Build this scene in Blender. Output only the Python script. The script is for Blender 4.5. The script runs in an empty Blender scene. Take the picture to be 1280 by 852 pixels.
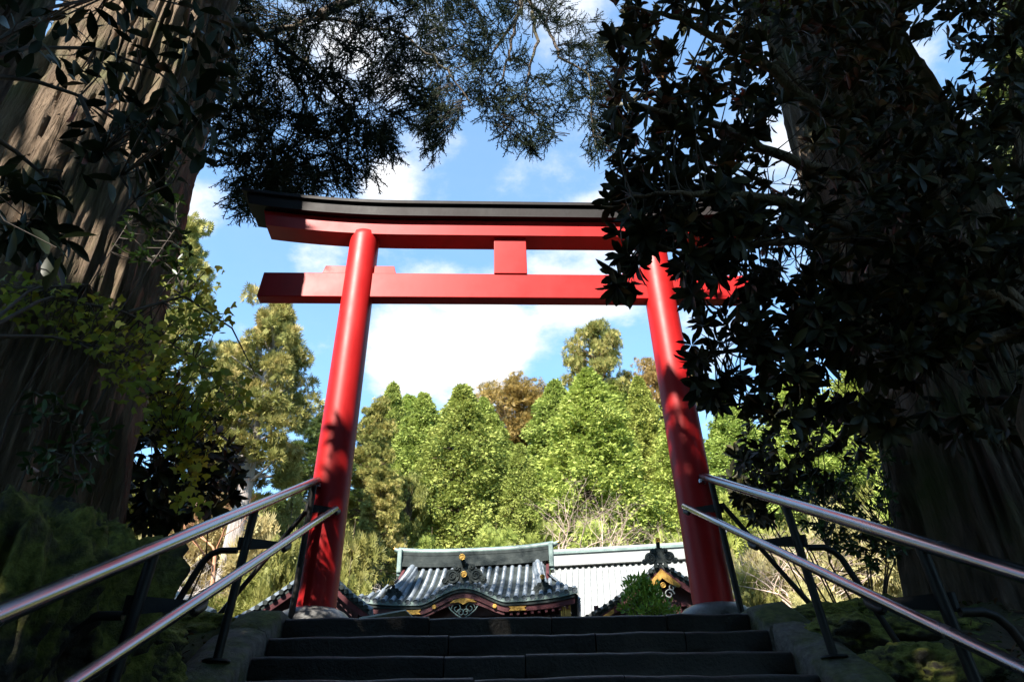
import bpy, math, random
import numpy as np
from mathutils import Matrix, Vector

R = math.radians
sc = bpy.context.scene
col = sc.collection

# ------------------------------------------------------------------ camera
CAM = np.array([-.2506, -5.5536, -1.0139])
PIT, YAW, ROL, FPX = .5663, .0468, -.0214, 880.87
_f = np.array([math.sin(YAW)*math.cos(PIT), math.cos(YAW)*math.cos(PIT), math.sin(PIT)])
_r0 = np.array([math.cos(YAW), -math.sin(YAW), 0.])
_u0 = np.cross(_r0, _f)
_r = _r0*math.cos(ROL) + _u0*math.sin(ROL)
_u = -_r0*math.sin(ROL) + _u0*math.cos(ROL)
cam_d = bpy.data.cameras.new('camera')
cam_d.sensor_fit = 'HORIZONTAL'; cam_d.sensor_width = 36; cam_d.lens = FPX/1280*36
cam_d.clip_start = .05; cam_d.clip_end = 3000
cam = bpy.data.objects.new('camera', cam_d); col.objects.link(cam)
m = Matrix.Identity(4)
for i in range(3):
    m[i][0] = _r[i]; m[i][1] = _u[i]; m[i][2] = -_f[i]; m[i][3] = CAM[i]
cam.matrix_world = m
sc.camera = cam

# ------------------------------------------------------------------ light
SUN_EL, SUN_AZ = R(43), R(208)      # azimuth clockwise from +Y (behind the camera, to the left)
SUND = np.array([math.sin(SUN_AZ)*math.cos(SUN_EL), math.cos(SUN_AZ)*math.cos(SUN_EL), math.sin(SUN_EL)])
sun_d = bpy.data.lights.new('sun', 'SUN'); sun_d.energy = 5.0; sun_d.angle = R(.53); sun_d.color = (1, .94, .84)
sun = bpy.data.objects.new('sun', sun_d); col.objects.link(sun)
sun.rotation_euler = Vector(SUND).to_track_quat('Z', 'Y').to_euler()
sc.view_settings.view_transform = 'Standard'; sc.view_settings.look = 'None'
sc.view_settings.gamma = 1; sc.view_settings.use_curve_mapping = False
sc.view_settings.exposure = 1.93
sc.cycles.use_denoising = True
sc.cycles.max_bounces = 6; sc.cycles.diffuse_bounces = 3; sc.cycles.glossy_bounces = 3
sc.cycles.transmission_bounces = 4; sc.cycles.transparent_max_bounces = 6

def pixdir(x, y):
    d = _f + _r*(x-640)/FPX + _u*(426-y)/FPX
    return d
def at(x, y, Y):
    d = pixdir(x, y); return CAM + d*(Y-CAM[1])/d[1]
def proj(P):
    d = np.asarray(P, float) - CAM; z = d@_f
    return 640+FPX*(d@_r)/z, 426-FPX*(d@_u)/z, z

world = bpy.data.worlds.new('World'); sc.world = world; world.use_nodes = True
def build_world():
    nt = world.node_tree; N = nt.nodes; L = nt.links; N.clear()
    out = N.new('ShaderNodeOutputWorld'); bg = N.new('ShaderNodeBackground'); bg.inputs[1].default_value = .12
    L.new(bg.outputs[0], out.inputs[0])
    sky = N.new('ShaderNodeTexSky'); sky.sky_type = 'NISHITA'; sky.sun_disc = False
    sky.sun_elevation = SUN_EL; sky.sun_rotation = SUN_AZ; sky.air_density = 1.0; sky.dust_density = .1; sky.ozone_density = 6.0
    tc = N.new('ShaderNodeTexCoord')
    def math_(op, a, b=None, c=None):
        n = N.new('ShaderNodeMath'); n.operation = op
        for i, v in enumerate((a, b, c)):
            if v is None: continue
            if isinstance(v, (int, float)): n.inputs[i].default_value = v
            else: L.new(v, n.inputs[i])
        return n.outputs[0]
    def vmath(op, a, b):
        n = N.new('ShaderNodeVectorMath'); n.operation = op
        for i, v in enumerate((a, b)):
            if isinstance(v, (tuple, list)): n.inputs[i].default_value = v
            else: L.new(v, n.inputs[i])
        return n
    sep = N.new('ShaderNodeSeparateXYZ'); L.new(tc.outputs['Generated'], sep.inputs[0])
    zz = math_('ADD', math_('MAXIMUM', sep.outputs[2], 0), .12)
    cmb = N.new('ShaderNodeCombineXYZ')
    L.new(math_('DIVIDE', sep.outputs[0], zz), cmb.inputs[0]); L.new(math_('DIVIDE', sep.outputs[1], zz), cmb.inputs[1])
    def noise(scale, detail, rough, off=(0, 0, 0), vec=None):
        n = N.new('ShaderNodeTexNoise'); n.inputs['Scale'].default_value = scale
        n.inputs['Detail'].default_value = detail; n.inputs['Roughness'].default_value = rough
        a = vmath('ADD', vec or cmb.outputs[0], off); L.new(a.outputs[0], n.inputs['Vector']); return n.outputs[0]
    n1 = noise(3.2, 9, .60, (3.1, 1.7, 0)); n2 = noise(9, 8, .62, (9.2, 4.1, 0)); n3 = noise(1.1, 3, .5, (1.3, 7.7, 0))
    fac = math_('ADD', math_('MULTIPLY', math_('SUBTRACT', n1, .5), 1.5), math_('ADD', math_('MULTIPLY', math_('SUBTRACT', n2, .5), .8), math_('MULTIPLY', math_('SUBTRACT', n3, .5), .5)))
    total = fac
    # cumulus banks: (direction pixel, angular radius in degrees, weight)
    for (px, py, rad, w) in ((560, 430, 6.0, .50), (660, 405, 5, .40), (500, 445, 3.6, .36), (600, 430, 3.5, .2), (485, 237, 2.6, .44), (545, 185, 2.6, .22), (750, 335, 5, .4),
                             (880, 400, 4, .3), (660, 240, 4, .12), (240, 255, 2.6, .4), (740, 210, 4, .2), (400, 320, 2.2, .26), (720, 20, 4, .3), (1000, 200, 8, .35), (1150, 120, 9, .3),
                             (460, 60, 6, .16), (60, 100, 5, .1)):
        d = pixdir(px, py); d = d/np.linalg.norm(d)
        dt = vmath('DOT_PRODUCT', tc.outputs['Generated'], tuple(float(v) for v in d)).outputs['Value']
        mr = N.new('ShaderNodeMapRange'); mr.interpolation_type = 'SMOOTHSTEP'
        L.new(dt, mr.inputs[0]); mr.inputs[1].default_value = math.cos(R(rad*1.35)); mr.inputs[2].default_value = 1.0
        mr.inputs[3].default_value = 0; mr.inputs[4].default_value = w
        total = math_('ADD', total, mr.outputs[0])
    mr = N.new('ShaderNodeMapRange'); mr.interpolation_type = 'SMOOTHSTEP'; L.new(total, mr.inputs[0])
    mr.inputs[1].default_value = .08; mr.inputs[2].default_value = .66
    haze = math_('MULTIPLY', noise(2.2, 8, .66, (5, 2, 0)), .17)
    cl = math_('MINIMUM', math_('ADD', mr.outputs[0], haze), 1.0)
    mix = N.new('ShaderNodeMix'); mix.data_type = 'RGBA'
    tint = vmath('MULTIPLY', sky.outputs[0], (.95, 1.12, 1.02)); L.new(cl, mix.inputs[0]); L.new(tint.outputs[0], mix.inputs[6]); mix.inputs[7].default_value = (2.75, 2.78, 2.85, 1)
    L.new(mix.outputs[2], bg.inputs[0])
build_world()

# ------------------------------------------------------------------ helpers
rng = np.random.default_rng(11); random.seed(5)

def tag(o, label=None, cat=None, group=None, kind=None):
    if label: o['label'] = label
    if cat: o['category'] = cat
    if group: o['group'] = group
    if kind: o['kind'] = kind
    return o
def empty(name, loc=(0, 0, 0), rz=0, label=None, cat=None, group=None):
    o = bpy.data.objects.new(name, None); col.objects.link(o); o.location = loc; o.rotation_euler = (0, 0, rz)
    o.empty_display_size = .2
    return tag(o, label, cat, group)
def link(name, mesh, parent=None):
    o = bpy.data.objects.new(name, mesh); col.objects.link(o)
    if parent is not None: o.parent = parent
    return o

class MB:
    def __init__(s): s.v = []; s.f = []; s.sm = []
    def add(s, vs, fs, smooth=False):
        b = len(s.v); s.v += [tuple(map(float, p)) for p in vs]; s.f += [tuple(i+b for i in f) for f in fs]; s.sm += [smooth]*len(fs)
    def box(s, c, d, rz=0, jit=0):
        hx, hy, hz = d[0]/2, d[1]/2, d[2]/2; cs, sn = math.cos(rz), math.sin(rz); vs = []
        for z in (-hz, hz):
            for x, y in ((-hx, -hy), (hx, -hy), (hx, hy), (-hx, hy)):
                if jit: x += random.uniform(-jit, jit); y += random.uniform(-jit, jit)
                vs.append((c[0]+x*cs-y*sn, c[1]+x*sn+y*cs, c[2]+z+(random.uniform(-jit, jit) if jit else 0)))
        s.add(vs, [(3, 2, 1, 0), (4, 5, 6, 7), (0, 1, 5, 4), (1, 2, 6, 5), (2, 3, 7, 6), (3, 0, 4, 7)])
    def tube(s, pts, rad, n=8, caps=True, smooth=True):
        pts = [np.asarray(p, float) for p in pts]; k = len(pts)
        if isinstance(rad, (int, float)): rad = [rad]*k
        vs = []; a = None
        for i, p in enumerate(pts):
            t = pts[min(i+1, k-1)] - pts[max(i-1, 0)]; t = t/(np.linalg.norm(t)+1e-9)
            if a is None:
                a = np.cross(t, (0, 0, 1)) if abs(t[2]) < .9 else np.cross(t, (0, 1, 0))
            a = a - t*(a@t); a = a/(np.linalg.norm(a)+1e-9); b = np.cross(t, a)
            for j in range(n):
                an = 2*math.pi*j/n; vs.append(p + (a*math.cos(an) + b*math.sin(an))*rad[i])
        fs = [(i*n+j, i*n+(j+1) % n, (i+1)*n+(j+1) % n, (i+1)*n+j) for i in range(k-1) for j in range(n)]
        s.add(vs, fs, smooth)
        if caps:
            s.add(vs[:n], [tuple(range(n))[::-1]]); s.add(vs[-n:], [tuple(range(n))])
    def lathe(s, prof, c=(0, 0, 0), n=32, smooth=True):
        vs = [(c[0]+r*math.cos(2*math.pi*j/n), c[1]+r*math.sin(2*math.pi*j/n), c[2]+z) for r, z in prof for j in range(n)]
        k = len(prof)
        s.add(vs, [(i*n+j, i*n+(j+1) % n, (i+1)*n+(j+1) % n, (i+1)*n+j) for i in range(k-1) for j in range(n)], smooth)
        s.add(vs[-n:], [tuple(range(n))])
    def prism(s, poly, y0, y1):         # polygon in x,z extruded along y
        n = len(poly); vs = [(x, y0, z) for x, z in poly] + [(x, y1, z) for x, z in poly]
        s.add(vs, [tuple(range(n)), tuple(range(n, 2*n))[::-1]] + [(i, i+n, (i+1) % n+n, (i+1) % n) for i in range(n)])
    def grid(s, P, smooth=False, flip=False):
        P = np.asarray(P); a, b = P.shape[:2]
        fs = [(i*b+j, (i+1)*b+j, (i+1)*b+j+1, i*b+j+1) for i in range(a-1) for j in range(b-1)]
        if flip: fs = [f[::-1] for f in fs]
        s.add(P.reshape(-1, 3), fs, smooth)
    def mesh(s, name, mat):
        me = bpy.data.meshes.new(name); me.from_pydata(s.v, [], s.f)
        me.polygons.foreach_set('use_smooth', s.sm); me.materials.append(mat); me.update(); return me
    def build(s, name, mat, parent=None, bevel=0, seg=2):
        o = link(name, s.mesh(name, mat), parent)
        if bevel:
            b = o.modifiers.new('bevel', 'BEVEL'); b.width = bevel; b.segments = seg; b.limit_method = 'ANGLE'; b.angle_limit = R(40)
        return o

# numpy noise
def _h(ix, iy, iz, seed):
    n = (ix*374761393 + iy*668265263 + iz*2147483647 + seed*1274126177) & 0xffffffff
    n = ((n ^ (n >> 13))*1274126177) & 0xffffffff; n = (n ^ (n >> 16)) & 0xffffffff
    return n/4294967295.0
def vnoise(p, seed=0):
    p = np.asarray(p, float); i = np.floor(p).astype(np.int64); f = p-i; f = f*f*(3-2*f); r = 0
    for a in (0, 1):
        for b in (0, 1):
            for c in (0, 1):
                w = (f[..., 0] if a else 1-f[..., 0])*(f[..., 1] if b else 1-f[..., 1])*(f[..., 2] if c else 1-f[..., 2])
                r = r + w*_h(i[..., 0]+a, i[..., 1]+b, i[..., 2]+c, seed)
    return r*2-1
def fbm(p, o=4, seed=0, lac=2.0, g=.5):
    p = np.asarray(p, float); s = 0; a = 1
    for k in range(o): s = s + a*vnoise(p*lac**k, seed+k*17); a *= g
    return s

# ------------------------------------------------------------------ materials
def mat_new(name):
    m = bpy.data.materials.new(name); m.use_nodes = True; nt = m.node_tree; nt.nodes.clear()
    o = nt.nodes.new('ShaderNodeOutputMaterial'); b = nt.nodes.new('ShaderNodeBsdfPrincipled'); nt.links.new(b.outputs[0], o.inputs[0])
    return m, nt, b, o
def ramp(nt, fac, stops):
    r = nt.nodes.new('ShaderNodeValToRGB'); nt.links.new(fac, r.inputs[0]); e = r.color_ramp.elements
    while len(e) < len(stops): e.new(.5)
    for i, (p, c) in enumerate(stops): e[i].position = p; e[i].color = (*c, 1)
    return r.outputs[0]
def nnoise(nt, scale, detail=5, rough=.55, coord='Object', stretch=None, dist=0):
    tc = nt.nodes.new('ShaderNodeTexCoord'); n = nt.nodes.new('ShaderNodeTexNoise')
    n.inputs['Scale'].default_value = scale; n.inputs['Detail'].default_value = detail; n.inputs['Roughness'].default_value = rough
    n.inputs['Distortion'].default_value = dist
    src = tc.outputs[coord] if coord != 'Position' else nt.nodes.new('ShaderNodeNewGeometry').outputs['Position']
    if stretch:
        mp = nt.nodes.new('ShaderNodeMapping'); mp.inputs['Scale'].default_value = stretch; nt.links.new(src, mp.inputs[0]); src = mp.outputs[0]
    nt.links.new(src, n.inputs['Vector']); return n.outputs[0]
def bump(nt, b, h, dist=.01, strength=1):
    n = nt.nodes.new('ShaderNodeBump'); n.inputs['Distance'].default_value = dist; n.inputs['Strength'].default_value = strength
    nt.links.new(h, n.inputs['Height']); nt.links.new(n.outputs[0], b.inputs['Normal'])
def mixc(nt, fac, a, bcol):
    mx = nt.nodes.new('ShaderNodeMix'); mx.data_type = 'RGBA'
    if isinstance(fac, float): mx.inputs[0].default_value = fac
    else: nt.links.new(fac, mx.inputs[0])
    for i, v in ((6, a), (7, bcol)):
        if isinstance(v, tuple): mx.inputs[i].default_value = (*v, 1)
        else: nt.links.new(v, mx.inputs[i])
    return mx.outputs[2]
def mrange(nt, v, a, b, c=0, d=1):
    n = nt.nodes.new('ShaderNodeMapRange'); nt.links.new(v, n.inputs[0])
    for i, x in enumerate((a, b, c, d)): n.inputs[i+1].default_value = x
    return n.outputs[0]

def surf(name, c1, c2, scale=6, rough=.6, rough2=None, bmp=.004, bscale=None, metal=0, spec=.5, stretch=None, coat=0, coord='Object'):
    m, nt, b, o = mat_new(name); n = nnoise(nt, scale, 6, .6, coord, stretch)
    nt.links.new(ramp(nt, n, ((.3, c1), (.7, c2))), b.inputs['Base Color'])
    b.inputs['Metallic'].default_value = metal; b.inputs['Specular IOR Level'].default_value = spec
    if rough2 is None: b.inputs['Roughness'].default_value = rough
    else: nt.links.new(mrange(nt, n, .3, .7, rough, rough2), b.inputs['Roughness'])
    if coat: b.inputs['Coat Weight'].default_value = coat; b.inputs['Coat Roughness'].default_value = .12
    if bmp: bump(nt, b, nnoise(nt, bscale or scale*5, 5, .6, coord, stretch), bmp)
    return m

def leafmat(name, stops, rough=.5, trans=.35, spec=.4, nscale=.6, coord='Position', mixn=.5):
    """foliage: colour by per-leaf random value mixed with soft clump noise; some light passes through"""
    m, nt, b, o = mat_new(name)
    a = nt.nodes.new('ShaderNodeAttribute'); a.attribute_name = 'rnd'
    oi = nt.nodes.new('ShaderNodeObjectInfo')
    n = nnoise(nt, nscale, 3, .6, coord)
    mx = nt.nodes.new('ShaderNodeMath'); mx.operation = 'MULTIPLY_ADD'; nt.links.new(mrange(nt, n, .3, .7), mx.inputs[0]); mx.inputs[1].default_value = mixn
    ms = nt.nodes.new('ShaderNodeMath'); ms.operation = 'MULTIPLY'; nt.links.new(a.outputs['Fac'], ms.inputs[0]); ms.inputs[1].default_value = 1-mixn
    nt.links.new(ms.outputs[0], mx.inputs[2])
    c = ramp(nt, mx.outputs[0], stops)
    hs = nt.nodes.new('ShaderNodeHueSaturation'); nt.links.new(c, hs.inputs['Color'])
    nt.links.new(mrange(nt, oi.outputs['Random'], 0, 1, .484, .506), hs.inputs['Hue'])
    nt.links.new(mrange(nt, oi.outputs['Random'], 0, 1, .92, 1.15), hs.inputs['Value'])
    c = hs.outputs[0]
    nt.links.new(c, b.inputs['Base Color']); b.inputs['Roughness'].default_value = rough; b.inputs['Specular IOR Level'].default_value = spec
    if trans:
        t = nt.nodes.new('ShaderNodeBsdfTranslucent'); nt.links.new(c, t.inputs[0])
        s = nt.nodes.new('ShaderNodeMixShader'); s.inputs[0].default_value = trans
        nt.links.new(b.outputs[0], s.inputs[1]); nt.links.new(t.outputs[0], s.inputs[2]); nt.links.new(s.outputs[0], o.inputs[0])
    return m

def mossy(name, rock1, rock2, moss1, moss2, lo=.45, hi=.62, up=.5, bmp=.03, scale=3):
    """stone or bark with moss growing in patches, thicker on top"""
    m, nt, b, o = mat_new(name)
    n = nnoise(nt, scale, 7, .62); n2 = nnoise(nt, scale*9, 5, .65)
    rc = ramp(nt, n2, ((.3, rock1), (.7, rock2))); mc = ramp(nt, n2, ((.3, moss1), (.7, moss2)))
    g = nt.nodes.new('ShaderNodeNewGeometry'); sp = nt.nodes.new('ShaderNodeSeparateXYZ'); nt.links.new(g.outputs['Normal'], sp.inputs[0])
    ad = nt.nodes.new('ShaderNodeMath'); ad.operation = 'MULTIPLY_ADD'; nt.links.new(sp.outputs[2], ad.inputs[0]); ad.inputs[1].default_value = up*.3; nt.links.new(n, ad.inputs[2])
    f = mrange(nt, ad.outputs[0], lo, hi)
    nt.links.new(mixc(nt, f, rc, mc), b.inputs['Base Color']); b.inputs['Roughness'].default_value = .9; b.inputs['Specular IOR Level'].default_value = .25
    bump(nt, b, nnoise(nt, scale*12, 8, .7), bmp)
    return m

M = {}
def make_materials():
    # vermilion lacquer
    m, nt, b, o = mat_new('vermilion'); n = nnoise(nt, 2.2, 6, .65); n2 = nnoise(nt, 26, 4, .6)
    nt.links.new(ramp(nt, n, ((.25, (.30, .007, .008)), (.55, (.36, .009, .010)), (.8, (.40, .014, .013)))), b.inputs['Base Color'])
    st = nnoise(nt, 7, 6, .7, 'Object', (1, 1, .12)); hs = nt.nodes.new('ShaderNodeHueSaturation'); nt.links.new(b.inputs['Base Color'].links[0].from_socket, hs.inputs['Color']); nt.links.new(mrange(nt, st, .3, .7, .78, 1.06), hs.inputs['Value']); nt.links.new(hs.outputs[0], b.inputs['Base Color'])
    nt.links.new(mrange(nt, n, .3, .7, .40, .52), b.inputs['Roughness']); b.inputs['Specular IOR Level'].default_value = .22
    bump(nt, b, nnoise(nt, 3, 3, .5), .002, .5); M['red'] = m
    M['kasagi'] = surf('black_lacquer', (.006, .005, .006), (.016, .012, .013), 3, .55, .7, .002, spec=.2)
    M['stone_dome'] = surf('polished_base_stone', (.06, .058, .056), (.13, .125, .12), 30, .28, .45, .002)
    # dark worn step stone
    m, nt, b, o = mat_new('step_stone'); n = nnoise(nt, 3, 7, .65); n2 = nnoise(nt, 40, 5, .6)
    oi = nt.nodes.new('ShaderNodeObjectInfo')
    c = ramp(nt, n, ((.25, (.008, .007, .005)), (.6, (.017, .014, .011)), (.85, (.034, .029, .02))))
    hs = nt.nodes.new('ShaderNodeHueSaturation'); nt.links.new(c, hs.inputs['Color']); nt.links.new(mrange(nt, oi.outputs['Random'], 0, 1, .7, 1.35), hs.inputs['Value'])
    g = nt.nodes.new('ShaderNodeNewGeometry'); wear_glint = mrange(nt, g.outputs['Pointiness'], .52, .60)  # convex edges lightened: wear plus a painted skylight line on the nosings
    nt.links.new(mixc(nt, wear_glint, hs.outputs[0], (.16, .155, .145)), b.inputs['Base Color']); nt.links.new(mrange(nt, n, .3, .7, .34, .6), b.inputs['Roughness']); b.inputs['Specular IOR Level'].default_value = .2; bump(nt, b, n2, .008); M['step'] = m
    M['kerb'] = mossy('mossy_kerb_stone', (.06, .056, .05), (.15, .14, .125), (.035, .045, .013), (.10, .115, .03), .50, .66, .4, .02, 2.2)
    M['rock'] = mossy('mossy_rock', (.03, .028, .024), (.085, .077, .065), (.05, .065, .012), (.28, .29, .06), .42, .58, .55, .05, 2.4)
    M['soil'] = mossy('mossy_soil', (.03, .024, .016), (.07, .055, .035), (.022, .035, .008), (.06, .085, .02), .44, .6, .2, .03, 1.1)
    # steel
    m, nt, b, o = mat_new('stainless_steel'); b.inputs['Metallic'].default_value = 1
    n = nnoise(nt, 3, 4, .6); nt.links.new(ramp(nt, n, ((.3, (.30, .30, .315)), (.7, (.40, .40, .415)))), b.inputs['Base Color'])
    nt.links.new(mrange(nt, n, .3, .7, .18, .30), b.inputs['Roughness']); M['steel'] = m
    M['iron'] = surf('black_painted_iron', (.005, .005, .005), (.014, .012, .011), 12, .45, .6, .0015, spec=.25)
    # bark
    def bark(name, c1, c2, c3, m1=None, lo=.5, hi=.7):
        m, nt, b, o = mat_new(name)
        n = nnoise(nt, 5, 8, .68, 'Object', (1, 1, .10)); n2 = nnoise(nt, 22, 6, .65, 'Object', (1, 1, .08)); n3 = nnoise(nt, 1.1, 5, .6)
        c = ramp(nt, n, ((.28, c1), (.5, c2), (.72, c3)))
        if m1:
            c = mixc(nt, mrange(nt, n3, lo, hi), c, m1)
        nt.links.new(c, b.inputs['Base Color']); b.inputs['Roughness'].default_value = .88; b.inputs['Specular IOR Level'].default_value = .2
        ad = nt.nodes.new('ShaderNodeMath'); ad.operation = 'ADD'; nt.links.new(n, ad.inputs[0]); nt.links.new(n2, ad.inputs[1])
        bump(nt, b, ad.outputs[0], .07); return m
    M['bark'] = bark('cedar_bark', (.055, .038, .027), (.15, .105, .07), (.28, .205, .14), (.075, .085, .03), .52, .72)
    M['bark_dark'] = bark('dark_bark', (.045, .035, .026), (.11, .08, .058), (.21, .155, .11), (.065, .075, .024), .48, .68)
    M['bark_pale'] = bark('pale_bark', (.18, .15, .13), (.32, .28, .26), (.46, .42, .40))
    M['twig'] = surf('twig_bark', (.028, .021, .016), (.075, .055, .04), 20, .8, None, .002)
    M['twig_pale'] = surf('bare_pale_twigs', (.34, .24, .19), (.55, .42, .34), 2, .8, None, 0)
    M['twig_white'] = surf('bare_grey_twigs', (.42, .36, .32), (.62, .55, .50), 2, .8, None, 0)
    M['twig_red'] = surf('bare_russet_twigs', (.30, .12, .06), (.50, .24, .13), 2, .8, None, 0)
    # foliage
    M['hinoki'] = leafmat('cypress_spray', ((0, (.12, .165, .035)), (.45, (.225, .285, .065)), (.8, (.33, .38, .10)), (1, (.42, .45, .15))), .7, .25, .10, .8, mixn=.62)
    M['hinoki_y'] = leafmat('yellow_green_cypress_spray', ((0, (.145, .185, .035)), (.45, (.255, .305, .065)), (.8, (.35, .39, .10)), (1, (.43, .45, .15))), .7, .25, .10, .8, mixn=.62)
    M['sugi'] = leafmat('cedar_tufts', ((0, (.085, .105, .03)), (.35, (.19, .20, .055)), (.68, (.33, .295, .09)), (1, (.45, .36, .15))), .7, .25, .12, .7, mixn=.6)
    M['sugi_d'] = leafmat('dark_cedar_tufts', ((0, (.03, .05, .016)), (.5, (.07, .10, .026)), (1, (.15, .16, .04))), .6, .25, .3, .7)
    M['gold'] = leafmat('golden_leaves', ((0, (.16, .115, .03)), (.5, (.30, .22, .06)), (1, (.44, .34, .11))), .6, .4, .3, .5)
    M['rust'] = leafmat('russet_leaves', ((0, (.20, .145, .06)), (.5, (.32, .25, .11)), (1, (.43, .36, .18))), .6, .4, .3, .5)
    M['olive'] = leafmat('olive_shrub_leaves', ((0, (.09, .10, .022)), (.5, (.20, .205, .05)), (1, (.35, .32, .10))), .6, .4, .3, .8)
    M['dry'] = leafmat('dry_pale_leaves', ((0, (.20, .17, .07)), (.5, (.36, .33, .14)), (1, (.50, .47, .24))), .7, .4, .2, .8)
    M['bush'] = leafmat('bright_bush_leaves', ((0, (.07, .16, .02)), (.5, (.14, .26, .03)), (1, (.24, .36, .05))), .5, .35, .4, 3)
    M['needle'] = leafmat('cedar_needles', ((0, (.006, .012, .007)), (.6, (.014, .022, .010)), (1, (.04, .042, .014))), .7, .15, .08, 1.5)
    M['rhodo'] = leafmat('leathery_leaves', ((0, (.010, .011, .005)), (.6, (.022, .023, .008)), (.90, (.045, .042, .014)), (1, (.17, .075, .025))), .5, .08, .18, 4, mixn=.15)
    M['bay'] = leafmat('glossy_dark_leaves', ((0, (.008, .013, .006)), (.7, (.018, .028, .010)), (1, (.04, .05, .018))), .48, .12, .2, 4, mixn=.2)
    M['vine'] = leafmat('yellowing_leaves', ((0, (.08, .13, .016)), (.45, (.20, .25, .022)), (.75, (.40, .38, .03)), (1, (.55, .33, .035))), .55, .5, .35, 2.0, mixn=.5)
    M['litter'] = leafmat('leaf_litter', ((0, (.05, .03, .015)), (.4, (.12, .07, .03)), (.7, (.05, .08, .02)), (1, (.10, .14, .03))), .7, .2, .2, 3, mixn=.2)
    M['ivy'] = leafmat('ivy_leaves', ((0, (.012, .03, .008)), (.7, (.03, .065, .013)), (1, (.06, .11, .02))), .4, .25, .4, 4, mixn=.2)
    # temple
    def copper(name, c1, c2, c3, rough, sp=.4):
        m, nt, b, o = mat_new(name); n = nnoise(nt, 5, 6, .65, 'Object'); n2 = nnoise(nt, 40, 4, .6)
        nt.links.new(ramp(nt, n, ((.25, c1), (.5, c2), (.75, c3))), b.inputs['Base Color']); b.inputs['Roughness'].default_value = rough
        b.inputs['Specular IOR Level'].default_value = sp; bump(nt, b, n2, .004); return m
    M['copper_gate'] = copper('blue_grey_copper', (.07, .085, .10), (.12, .14, .16), (.19, .21, .235), .30)
    M['copper_green'] = copper('verdigris_copper', (.06, .10, .095), (.11, .155, .145), (.17, .225, .21), .42)
    M['copper_pale'] = copper('pale_copper', (.17, .18, .175), (.23, .235, .23), (.28, .285, .28), .42)
    M['copper_dark'] = copper('dark_copper', (.010, .014, .014), (.022, .028, .028), (.045, .052, .05), .7, .12)
    M['maroon'] = surf('maroon_lacquer', (.035, .004, .007), (.065, .007, .011), 4, .3, .45, .001)
    M['maroon_d'] = surf('dark_maroon_wood', (.035, .008, .010), (.07, .014, .016), 4, .45, .6, .001)
    M['gilt'] = surf('gilt_metal', (.30, .17, .04), (.50, .31, .09), 12, .38, .42, .002, None, 1)
    M['white'] = surf('white_plaster', (.62, .61, .58), (.74, .73, .70), 3, .8, None, .001)
    M['pale_stone'] = surf('pale_stone', (.30, .29, .27), (.44, .43, .41), 5, .8, None, .004)
    M['lichen'] = surf('grey_stone', (.11, .11, .105), (.22, .215, .20), 6, .8, None, .006)
make_materials()

# ------------------------------------------------------------------ leaf clouds
def tmpl_blade(w=.16, fold=.04, droop=.12):
    v = [(0, 0, 0)]
    for t, k in ((.3, .72), (.6, 1.), (.84, .68)):
        z = -droop*t*t; v += [(-w*k, t, fold*k+z), (0, t+.01, z), (w*k, t, fold*k+z)]
    v.append((0, 1, -droop)); f = [(0, 2, 1), (0, 3, 2)]
    for b in (1, 4): f += [(b, b+1, b+4), (b, b+4, b+3), (b+1, b+2, b+5), (b+1, b+5, b+4)]
    f += [(7, 8, 10), (8, 9, 10)]
    return np.array(v, float), np.array(f)
def tmpl_lobed():
    v = [(0, 0, 0), (-.42, .12, .05), (-.5, .42, -.02), (-.24, .52, .03), (0, 1, -.12), (.24, .52, .03), (.5, .42, -.02), (.42, .12, .05), (0, .4, -.03)]
    f = [(0, 8, 1), (1, 8, 2), (2, 8, 3), (3, 8, 4), (4, 8, 5), (5, 8, 6), (6, 8, 7), (7, 8, 0)]
    return np.array(v, float), np.array(f)
def tmpl_spray(k=5, spread=1.1, w=.09, seed=1):
    r = np.random.default_rng(seed); v = []; f = []
    for i in range(k):
        a = -spread/2 + spread*i/(k-1); L = 1 - .5*abs(a)/spread + r.uniform(-.12, .12); b = len(v)
        s, c = math.sin(a), math.cos(a); o = .18*i/k
        v += [(s*o*.3, c*o*.3, 0), (s*L*.55 + c*w, c*L*.55 - s*w, r.uniform(-.1, .02)), (s*L, c*L, -.12 + r.uniform(-.12, .05)), (s*L*.55 - c*w, c*L*.55 + s*w, r.uniform(-.1, .02))]
        f += [(b, b+1, b+3), (b+3, b+1, b+2)]
    return np.array(v, float), np.array(f)
def tmpl_frond():
    return tmpl_spray(3, .95, .15, 6)
def tmpl_needle(seed=3, k=11):
    """one cedar strand: a thin curved stem with spiky needles on all sides"""
    r = np.random.default_rng(seed); v = []; f = []
    def pt(t): return np.array([.10*math.sin(t*2.1), t, -.22*t*t])
    for i in range(3):
        a, b = pt(i/3), pt((i+1)/3); w = .036*(1-i/6); n = len(v)
        v += [a+(-w, 0, 0), a+(w, 0, 0), b+(w*.8, 0, 0), b+(-w*.8, 0, 0)]; f += [(n, n+1, n+2), (n, n+2, n+3)]
    for i in range(k):
        t = .12 + .88*i/k; p = pt(t); an = i*2.4; d = np.array([math.cos(an)*.8, .75, math.sin(an)*.8]); d /= np.linalg.norm(d); L = .27*(1-.35*t)*r.uniform(.8, 1.2)
        s = np.cross(d, (.3, .2, 1)); s = s/np.linalg.norm(s)*.034; n = len(v)
        v += [p-s, p+s, p+d*L]; f += [(n, n+1, n+2)]
    return np.array(v, float), np.array(f)

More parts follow.
